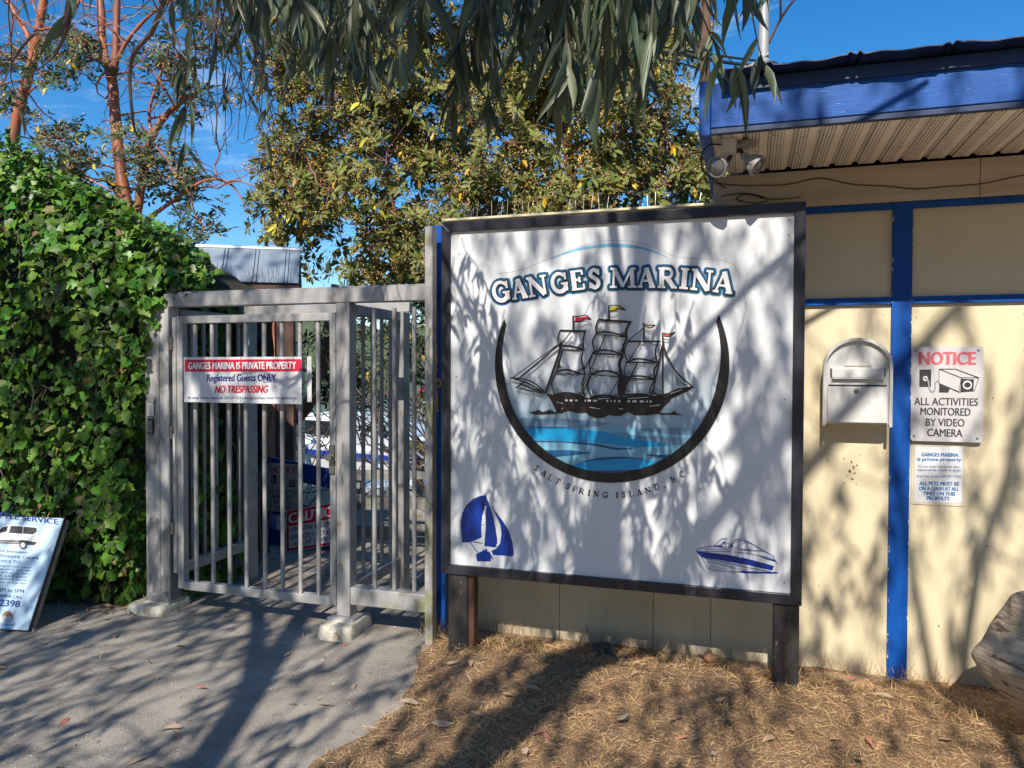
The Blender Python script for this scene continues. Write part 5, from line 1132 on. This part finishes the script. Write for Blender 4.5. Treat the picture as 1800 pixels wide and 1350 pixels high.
# lower dark thicket of the same slope, seen between the bars
random.seed(15)
tk = thing('shrub_thicket', (-3.0, 7.6, -.2), 'dark twiggy shrub thicket behind the right hand gate bars', 'shrub')
mb = MB(); cr_ = Crown()
for i in range(46):
    px, py = random.choice(((random.uniform(628, 690), random.uniform(540, 790)), (random.uniform(560, 625), random.uniform(560, 720)), (random.uniform(700, 752), random.uniform(540, 730)))); c = at(px, py, random.uniform(7.4, 8.6))
    limb(mb, (-2.8+random.gauss(0, .3), 8.0, -.2), c, .018, .006, .3, 6, 5)
    for k in range(7):
        o = Vector((random.gauss(0, .14), random.gauss(0, .14), random.gauss(0, .14))); cr_.rosette(c+o, o+Vector((0, -.05, .1)), 8, .12, .04)
for i in range(70):
    a = at(random.uniform(490, 700), random.uniform(640, 900), random.uniform(7.0, 8)); limb(mb, a, a+Vector((random.gauss(.1, .4), random.gauss(0, .2), random.gauss(.2, .3))), .008, .003, .35, 6, 4)
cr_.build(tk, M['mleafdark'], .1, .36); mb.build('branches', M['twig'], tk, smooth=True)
lt = thing('leaning_trunk', (-5.2, 8.2, -.4), 'thick leaning grey brown trunk rising behind the shed corner', 'tree trunk')
mb = MB(); q = [at(x, y, 7.6) for x, y in ((440, 850), (495, 755), (535, 720), (562, 660), (580, 560), (590, 500))]; mb.tube(spline(q, 5), [.1-.002*i for i in range(26)], 9, caps=False); limb(mb, q[2], at(600, 690, 7.6), .03, .01); limb(mb, q[3], at(470, 640, 7.5), .025, .008)
mb.build('bark', mat('grey_brown_bark', (.2, .15, .11), (.11, .08, .06), 8, .9, bump=.6, bscale=25, stretch=(2, 2, .5)), lt, smooth=True)
# left madrones with orange trunks
def px_tree(label, paths, Y, clusters, seed, rad, nros, leafm, flower, base, spread=.3, extra=26):
    random.seed(seed); t = thing('madrone_tree', base, label, 'tree'); mb = MB(); cr_ = Crown(); nodes = []
    for pts, r0, r1 in paths:
        q = [at(p[0], p[1], Y+(p[2] if len(p) > 2 else 0)) for p in pts]; q = [Vector(v) for v in spline(q, 5)]
        mb.tube(q, [(r0+(r1-r0)*i/(len(q)-1))*(1+.06*math.sin(i*1.7)) for i in range(len(q))], 10, caps=False); nodes += q[3:]
    for _ in range(extra):                                      # bare side branches
        a = random.choice(nodes); b = a+Vector((random.gauss(0, .5), random.gauss(0, .4), random.gauss(.25, .4))); q = limb(mb, a, b, .018, .006, .3, 6, 5)
        for k in range(3): limb(mb, q[random.randint(2, 6)], b+Vector((random.gauss(0, .3), random.gauss(0, .3), random.gauss(.1, .3))), .007, .003, .35, 5, 4)
    for (x0, x1, y0, y1, cnt) in clusters:
        for _ in range(cnt):
            c = at(random.uniform(x0, x1), random.uniform(y0, y1), Y+random.gauss(0, .5)); a = min(nodes, key=lambda v: (v-c).length); q = limb(mb, a, c, .016, .005, .28, 6, 5); nodes += q[3:]
            for k in range(nros):
                o = Vector((random.gauss(0, spread*.6), random.gauss(0, spread*.6), random.gauss(0, spread*.42))); p = c+o
                if random.random() < .6: limb(mb, q[-1], p, .005, .0025, .25, 3, 4)
                cr_.rosette(p, o+Vector((random.gauss(0, .2), -.2, .5)), random.randint(7, 10), flower, .02)
    cr_.build(t, leafm, .11, .38); mb.build('trunk', M['madrone'], t, smooth=True)
px_tree('orange barked madrone with a leaning trunk at the far left edge', [([(5, 330), (20, 270), (28, 215), (45, 150), (58, 100), (70, 40), (82, -30), (90, -90)], .085, .05), ([(57, 102), (48, 60), (30, 30), (8, -10), (-20, -60)], .045, .03), ([(62, 90), (90, 60), (130, 20), (150, -30)], .03, .015)],
        8.4, [(-40, 60, 95, 150, 5), (60, 150, 70, 140, 6), (-40, 30, 150, 210, 2), (60, 130, 215, 265, 4)], 31, .1, 10, M['mleafdark'], .35, (-7.3, 8.4, 0), extra=16)
px_tree('many branched orange madrone behind the ivy hedge', [([(232, 420), (222, 360), (212, 300), (204, 220), (198, 150), (193, 128), (180, 80), (178, 20), (170, -50)], .085, .045), ([(197, 145), (203, 100), (205, 40), (206, -40)], .05, .04), ([(194, 128), (170, 100), (140, 70), (100, 50), (60, 55)], .035, .018), ([(204, 110), (225, 70), (260, 30), (300, 0)], .03, .016), ([(236, 410), (245, 350), (258, 270), (268, 240), (290, 205), (320, 178), (350, 160)], .06, .028), ([(268, 238), (262, 200), (275, 150), (290, 110)], .025, .012), ([(235, 400), (280, 370), (330, 335), (362, 317), (395, 318), (420, 340), (432, 372)], .03, .008)],
        8.0, [(90, 190, 240, 330, 9), (180, 270, 240, 300, 5), (250, 350, 240, 350, 9), (230, 330, 70, 130, 6), (270, 340, 140, 190, 3), (90, 160, 70, 130, 4), (300, 370, 355, 410, 3), (330, 420, 20, 120, 4), (130, 230, 330, 390, 6)], 47, .1, 10, M['mleafdark'], .3, (-5.9, 8.0, 0), extra=26)
# ================================================================== EUCALYPTUS overhead
random.seed(77)
eu = thing('eucalyptus_tree', (-.4, -1.6, 0), 'tall eucalyptus whose long drooping leaves hang over the top of the view', 'tree')
mb = MB()
def tr(pts, r0, r1, n=9):
    q = spline(pts, 6); mb.tube(q, [r0+(r1-r0)*i/(len(q)-1) for i in range(len(q))], n, caps=False); return [Vector(p) for p in q]
eb = []
eb += tr([(-.4, -1.65, -.1), (-1.2, -1.55, 1.6), (-1.9, -1.5, 3.45), (-2.6, -1.5, 5.2), (-3.3, -1.7, 7.0), (-3.6, -2, 8.5)], .095, .04)
eb += tr([(-2.05, -1.5, 3.9), (-2.7, -1.2, 4.5), (-3.6, -.9, 5.2), (-4.6, -.9, 6.4)], .06, .03)
eb += tr([(-1.3, -1.55, 1.9), (-.9, -1.9, 4.0), (-.5, -2.1, 6.2), (-.1, -2.4, 9)], .11, .05)
eb += tr([(-.75, -2.0, 4.8), (.2, -1.6, 5.8), (1.2, -1.8, 7.2)], .06, .03)
t2 = tr([(.85, -1.75, -.1), (1.0, -1.3, 1.8), (1.12, -1.0, 3.9), (1.2, -.86, 4.9), (1.35, -.8, 5.5), (1.75, -.7, 7.2)], .04, .02); eb += t2
eb += tr([(1.13, -1.0, 4.0), (.95, -1.0, 5.0), (.8, -1.1, 6.0)], .03, .015)
eb += tr([(-1.1, -1.75, 3.1), (-.6, -.6, 3.9), (-.5, .6, 4.3), (-.6, 1.9, 4.1), (-.4, 3.2, 4.0)], .05, .015)     # limb reaching over the camera
eb += tr([(-.6, -.4, 4.0), (-1.2, .8, 4.2), (-1.6, 1.9, 3.9)], .03, .012)
eb += tr([(-.5, .4, 4.25), (.2, 1.3, 4.2), (.7, 2.0, 3.9)], .025, .01)
lp = []; ld = []; ln = []; ll = []
np_ = []; nd = []; nn_ = []; nl = []
def hang(p, L_, n, near, leafp=1.0, r=.0035, lean=(0, 0), lmin=.09, lmax=.16):
    p = Vector(p); pts = [p.copy()]; d = Vector((random.gauss(lean[0], .25), random.gauss(lean[1], .25), -1)).normalized(); k = max(4, int(L_/.09)); st = L_/k
    for i in range(k):
        d = (d+Vector((random.gauss(0, .2), random.gauss(0, .2), -.18))).normalized(); p = p+d*st; pts.append(p.copy())
    mb.tube(pts, [r*(1-.65*i/k) for i in range(k+1)], 5 if near else 3, caps=False)
    for j in range(n):
        if random.random() > leafp: continue
        t = 1-(random.random()**1.3)*.85; f = t*k; i = min(k-1, int(f)); q = pts[i].lerp(pts[i+1], f-i)
        a = random.random()*6.28; s_ = random.uniform(.08, .7); dv = Vector((math.cos(a)*s_, math.sin(a)*s_, -1))
        (np_ if near else lp).append(tuple(q)); (nd if near else ld).append(tuple(dv)); a2 = random.random()*6.28
        (nn_ if near else ln).append((math.cos(a2), math.sin(a2), .15)); (nl if near else ll).append(random.uniform(lmin, lmax))
    return pts
# visible curtain: hanging shoots at 1.5 to 3 m
def curtain(x0, x1, ylo, yhi, cnt, nleaf, Y0=1.5, Y1=2.5, leafp=1.0, up=None):
    for _ in range(cnt):
        px = random.uniform(x0, x1); py = random.uniform(ylo, yhi); Y_ = random.uniform(Y0, Y1); e = at(px, py, Y_)
        tz = max(at(px, -70, Y_).z+random.uniform(0, .3), e.z+.3); L_ = tz-e.z-.08
        hang((e.x+random.gauss(0, .07), e.y+random.gauss(0, .05), tz), L_, max(3, int(1.35*nleaf*L_/.45)), True, leafp, lmin=.085, lmax=.165)
curtain(335, 480, 20, 110, 7, 7); curtain(360, 470, 60, 170, 6, 6, leafp=.6); curtain(470, 620, 50, 160, 11, 8); curtain(560, 625, 130, 190, 4, 8)
curtain(610, 740, 40, 140, 10, 8); curtain(600, 730, 110, 170, 5, 8); curtain(740, 860, 10, 90, 7, 8); curtain(860, 1010, 40, 150, 11, 8); curtain(890, 940, 190, 250, 3, 9, 1.6, 2.0); curtain(950, 1010, 150, 200, 3, 8, 1.6, 2.2)
curtain(1000, 1130, 40, 170, 11, 8); curtain(1050, 1110, 150, 190, 3, 7); curtain(1130, 1215, 80, 225, 9, 8); curtain(1120, 1190, 10, 80, 5, 8); curtain(1255, 1320, -20, 70, 4, 5); curtain(330, 1200, -60, 20, 30, 9)
curtain(860, 1010, 100, 200, 5, 8); curtain(1000, 1130, 100, 195, 5, 8); curtain(480, 740, 110, 190, 5, 8)
curtain(895, 940, 240, 290, 4, 10, 1.6, 2.0); curtain(1000, 1110, 180, 225, 5, 8); curtain(1150, 1205, 210, 255, 3, 8); curtain(560, 640, 190, 225, 4, 8); curtain(690, 735, 180, 215, 2, 8)
curtain(170, 215, 120, 170, 2, 3); curtain(95, 130, 250, 290, 1, 3, 1.7, 1.9); curtain(235, 300, 290, 330, 2, 4, 1.7, 2.0); curtain(215, 330, -20, 60, 4, 6)
# bare twiggy tangle
for _ in range(26):
    px = random.uniform(350, 475); py = random.uniform(120, 270); Y_ = random.uniform(1.9, 2.6); e = at(px, py, Y_); tz = at(px, -80, Y_).z+.1
    pts = hang((e.x+random.gauss(0, .1), e.y, tz), tz-e.z, 3, True, .35, .004)
    for k in range(4):
        i = random.randint(len(pts)//2, len(pts)-1); a = pts[i]; limb(mb, a, a+Vector((random.gauss(0, .07), random.gauss(0, .05), random.uniform(-.14, .0))), .0025, .0012, .3, 4, 4)
for pts in ([(120, -40), (122, 30), (108, 75), (88, 105), (62, 125), (42, 136)], [(130, -40), (105, 60), (60, 60), (20, 110)], [(300, -40), (270, 50), (230, 110), (235, 220), (248, 240)]):
    q = [at(x, y, 2.2+.05*i) for i, (x, y) in enumerate(pts)]; mb.tube(spline(q, 5), [.011-.0004*i for i in range((len(q)-1)*5+1)], 6, caps=False)
# crown above and behind the camera: this is what dapples the wall, sign and ground
def shade(x, z):
    """wanted leaf cover where the sun's ray meets the plane of the wall"""
    if z > 2.25: return .16 if x > -3.6 else .05
    if x < -3.5: return .6 if z < 1.9 else .1
    if -.2 < z < .16 and -1.7 < x < .15: return .25
    if z < 0:
        if x < -1.3: return .3
        return .5 if x < .1 else .2
    if x > .3: return .24 if z > .15 else .3
    if x > -1.6: return .8 if z < 1.25 else .56
    return .6
cnt = 0
while cnt < 2350:
    X = random.uniform(-6.2, 3.0); Z = random.uniform(-2.6, 2.9); c = .9+.32*mnoise.noise(Vector((X*1.5, Z*1.5, 3)))+.45*mnoise.noise(Vector((X*4, Z*4, 8)))
    if random.random() > shade(X, Z)*min(1.2, max(0.06, c)): continue
    t = random.uniform(4.2, 6.6); p = Vector((X, 3.9, Z))+Vector((.03, -1, .885))*t; cnt += 1
    hang(p+Vector((0, 0, .3)), random.uniform(.3, .6), 11, False, 1, .0035)
    if random.random() < .13:
        a = min(eb, key=lambda v: (v-p).length); limb(mb, a, p+Vector((0, 0, .3)), .009, .003, .25, 5, 4)
for _ in range(420):                                            # extra crown added above the sun's path, unseen, to block overhead sky light
    y = random.uniform(-4.5, .3); z = 1.9+.92*(3.9-y)+random.uniform(1.6, 4.5); hang((random.uniform(-5, 4), y, z), random.uniform(.4, .8), 22, False, 1, .004, lmin=.14, lmax=.2)
n = len(lp); L_ = np.array(ll); leaves('canopy_leaves', LEAF_E2, M['euc'], lp, ld, ln, L_, L_*.17, eu)
n = len(np_); L_ = np.array(nl); leaves('hanging_leaves', LEAF_E, M['euc'], np_, nd, nn_, L_, L_*RNG.uniform(.13, .21, n), eu)
mb.build('branches', M['twig'], eu, smooth=True)
# trees added out of view behind the viewer to block low sky light
random.seed(91)
for i, (x, y, h, lab) in enumerate(((-13, -6, 8.5, 'tall round unseen tree added at the far left to block low sky'), (-8, -13, 9, 'broad unseen tree added behind the viewer on the left to block low sky'), (-1.5, -16, 9.5, 'unseen tree added behind the viewer facing the gate to block low sky'), (5.5, -15, 9.5, 'unseen tree added behind the viewer opposite the big sign to block low sky'), (11, -9, 9, 'broad unseen tree added behind the viewer on the right to block low sky'), (14.5, -1, 8, 'tall unseen tree added at the far right to block low sky'))):
    t = thing('sky_screen_tree', (x, y, 0), lab, 'tree'); mb = MB(); mb.tube([(x, y, -.1), (x+.1, y, h*.3), (x, y+.1, h*.75)], [.22, .17, .06], 9)
    for k in range(9): limb(mb, (x, y, h*random.uniform(.25, .6)), (x+random.gauss(0, 1.7), y+random.gauss(0, 1.2), h*random.uniform(.4, .95)), .07, .02)
    mb.build('trunk', M['eucbark'], t, smooth=True)
    n = 4200; q = nrm(rv(n))*(RNG.random((n, 1))**.4)*np.array((3.4, 2.6, h*.48)); q *= 1+.25*np.array([[mnoise.noise(Vector(v)*.8)] for v in q]); q += np.array((x, y, h*.5))
    q[:, 2] = np.maximum(q[:, 2], .3); leaves('crown', LEAF_M, M['mleafdark'], q, rv(n), rv(n), RNG.uniform(.3, .5, n), RNG.uniform(.16, .26, n), t)
# ================================================================== DRY GRASS AND LITTER
random.seed(3)
N_ = 85000; P_ = np.zeros((N_, 3)); yy = 1.3+(WALL-.02-1.3)*RNG.random(N_); ex = np.array([bedx(v) for v in yy]); xx = ex-.03+RNG.random(N_)**.9*(2.2-ex)
for i in range(N_): P_[i] = (xx[i], yy[i], bedz(xx[i], yy[i])+.002+.012*RNG.random())
keep = (P_[:, 0]-ex+.02+.06*np.array([mnoise.noise(Vector((p[0]*9, p[1]*9, 2))) for p in P_])) > 0
P_ = P_[keep]; N_ = len(P_)
bare = np.array([mnoise.noise(Vector((p[0]*2.2+9, p[1]*2.2, 4)))+.5*mnoise.noise(Vector((p[0]*7, p[1]*7, 12))) for p in P_]); kp = (bare < .12) | (RNG.random(N_) < .35); P_ = P_[kp]; N_ = len(P_)
clm = np.array([mnoise.noise(Vector((p[0]*3.5, p[1]*3.5, 6)))+.5*mnoise.noise(Vector((p[0]*10, p[1]*10, 1))) for p in P_])
D_ = np.stack([RNG.normal(0, 1, N_), RNG.normal(0, 1, N_), np.abs(RNG.normal(0, .22, N_))+.08*np.clip(clm, 0, 1)], 1)
tuft = (RNG.random(N_) < .05*(1+np.clip(clm, 0, 1)*2)) | ((P_[:, 1] > WALL-.16) & (RNG.random(N_) < .12)); D_[tuft, 2] = np.abs(RNG.normal(.9, .5, tuft.sum()))
Ln = (.016+.055*RNG.random(N_)**1.6)*(1+.3*clm)
BL = (np.array([(-.5, 0, 0), (.5, 0, 0), (.35, .55, .08), (-.35, .55, .08), (0, 1, 0)], float), [(0, 1, 2, 3), (3, 2, 4)])
tag(leaves('dry_grass', BL, M['straw'], P_, D_, np.tile((0, 0, 1.), (N_, 1))+rv(N_, .4), Ln, RNG.uniform(.001, .0026, N_)), kind='stuff')
# a few tufts at the foot of the post and the end board
mbp = []; mbd = []
for (cx_, cy_, n_, s_) in ((-1.70, 3.93, 90, .05), (-1.35, 4.1, 60, .12), (-.6, 4.1, 80, .3), (.45, 4.1, 90, .3), (.85, 4.1, 60, .2), (.2, 3.85, 40, .06), (-.55, 2.75, 14, .02)):
    for k in range(n_): mbp.append((cx_+random.gauss(0, s_), min(WALL-.03, cy_+random.gauss(0, .03)), .03)); mbd.append((random.gauss(0, .5), random.gauss(-.2, .4), 1))
tag(leaves('grass_tufts', BL, M['straw'], mbp, mbd, rv(len(mbp)), RNG.uniform(.05, .14, len(mbp)), RNG.uniform(.0016, .003, len(mbp))), kind='stuff')
def leafobj(m, L_, W_):
    v = LEAF_E[0].copy(); me = bpy.data.meshes.new('fallen_leaf'); c = v.copy(); c[:, 0] *= W_; c[:, 1] *= L_; c[:, 2] = c[:, 2]*W_*.7+.02*np.sin(v[:, 1]*3)*L_*2; me.from_pydata([tuple(p) for p in c], [], LEAF_E[1]); me.materials.append(m); return me
mes = [leafobj(M['fallen'], .11, .022), leafobj(M['fallenpale'], .09, .03), leafobj(M['fallen'], .07, .028), leafobj(mat('reddish_fallen_leaf', (.42, .17, .12), (.34, .12, .09), 9, .7), .1, .02), leafobj(M['fallenpale'], .06, .034)]
proto = None
for i in range(125):
    if i < 95:
        x = random.uniform(-1.5, 1.4); y = random.uniform(1.9, 4.05); z = bedz(x, y)+.022; lab = 'dry curled leaf lying on the straw in front of the big sign'; g = 'fallen leaves on the straw'
    else:
        x = random.uniform(-4.3, -1.65); y = random.uniform(1.8, 3.9); z = .012; lab = 'dry fallen leaf lying on the asphalt before the gate'; g = 'fallen leaves on the asphalt'
    if proto is None: o = proto = bpy.data.objects.new('fallen_leaf', mes[0])
    else: o = proto.copy(); o.data = random.choice(mes)
    COL.objects.link(o); o.location = (x, y, z); o.rotation_euler = (random.gauss(0, .25), random.gauss(0, .3), random.uniform(0, 6.28)); s_ = random.uniform(.6, 1.1); o.scale = (s_, s_, s_); tag(o, lab, 'leaf', g)
# grit and small twigs scattered over the asphalt
n_ = 1500; yy = RNG.uniform(1.6, 4.0, n_); xx = -1.5-3.2*RNG.random(n_)**1.2; k_ = xx < np.array([bedx(v) for v in yy])+.12; P_ = np.stack([xx, yy, np.full(n_, .0065)], 1)[k_]; n_ = len(P_)
tag(leaves('path_grit', BIT, mat('grit', (.42, .34, .24), island=.6, hue=.03, rough=.9), P_, np.stack([RNG.normal(0, 1, n_), RNG.normal(0, 1, n_), RNG.normal(0, .15, n_)], 1), np.tile((0, 0, 1.), (n_, 1))+rv(n_, .2), .004+.03*RNG.random(n_)**5, RNG.uniform(.0025, .006, n_)), kind='stuff')
# leaf mould under the hedge
n_ = 900; P_ = np.stack([RNG.uniform(-5.6, -3.55, n_), 3.98-np.abs(RNG.normal(0, .13, n_)), RNG.uniform(.006, .03, n_)], 1)
tag(leaves('leaf_litter', LEAF_E2, mat('brown_litter', (.2, .12, .065), island=.5, hue=.02, rough=.9), P_, np.stack([RNG.normal(0, 1, n_), RNG.normal(0, 1, n_), RNG.normal(0, .2, n_)], 1), np.tile((0, 0, 1.), (n_, 1))+rv(n_, .3), RNG.uniform(.03, .08, n_), RNG.uniform(.008, .02, n_)), kind='stuff')
def stone(loc, r_, m, lab, seed):
    random.seed(seed); mb = MB(); n = 12; vs = []
    for i in range(7):
        p = math.pi*i/6
        for k in range(n):
            a = 2*math.pi*k/n; v = Vector((math.sin(p)*math.cos(a)*r_[0], math.sin(p)*math.sin(a)*r_[1], math.cos(p)*r_[2])); v *= 1+.18*mnoise.noise(v*22+Vector((seed, 0, 0))); vs.append(v+Vector(loc))
    mb.add(vs, [(i*n+k, i*n+(k+1) % n, (i+1)*n+(k+1) % n, (i+1)*n+k) for i in range(6) for k in range(n)]); tag(mb.build('stone', m, base=loc, smooth=True), lab, 'stone')
stone((-.73, 3.93, .045), (.07, .05, .05), mat('dark_stone', (.08, .075, .065), (.05, .05, .045), 9, .9, bump=.5), 'dark rounded stone in the dry grass under the big sign', 4)
stone((-.18, 4.0, .05), (.04, .03, .025), mat('orange_stone', (.5, .27, .15), (.4, .2, .12), 9, .9, bump=.5), 'small orange stone in the straw near the right sign post', 6)
stone((-3.46, 3.9, 2.04), (.035, .03, .02), mat('peach_stone', (.55, .33, .22), (.48, .28, .18), 9, .9), 'small peach coloured stone sitting on the gate header beam by the ivy', 9)
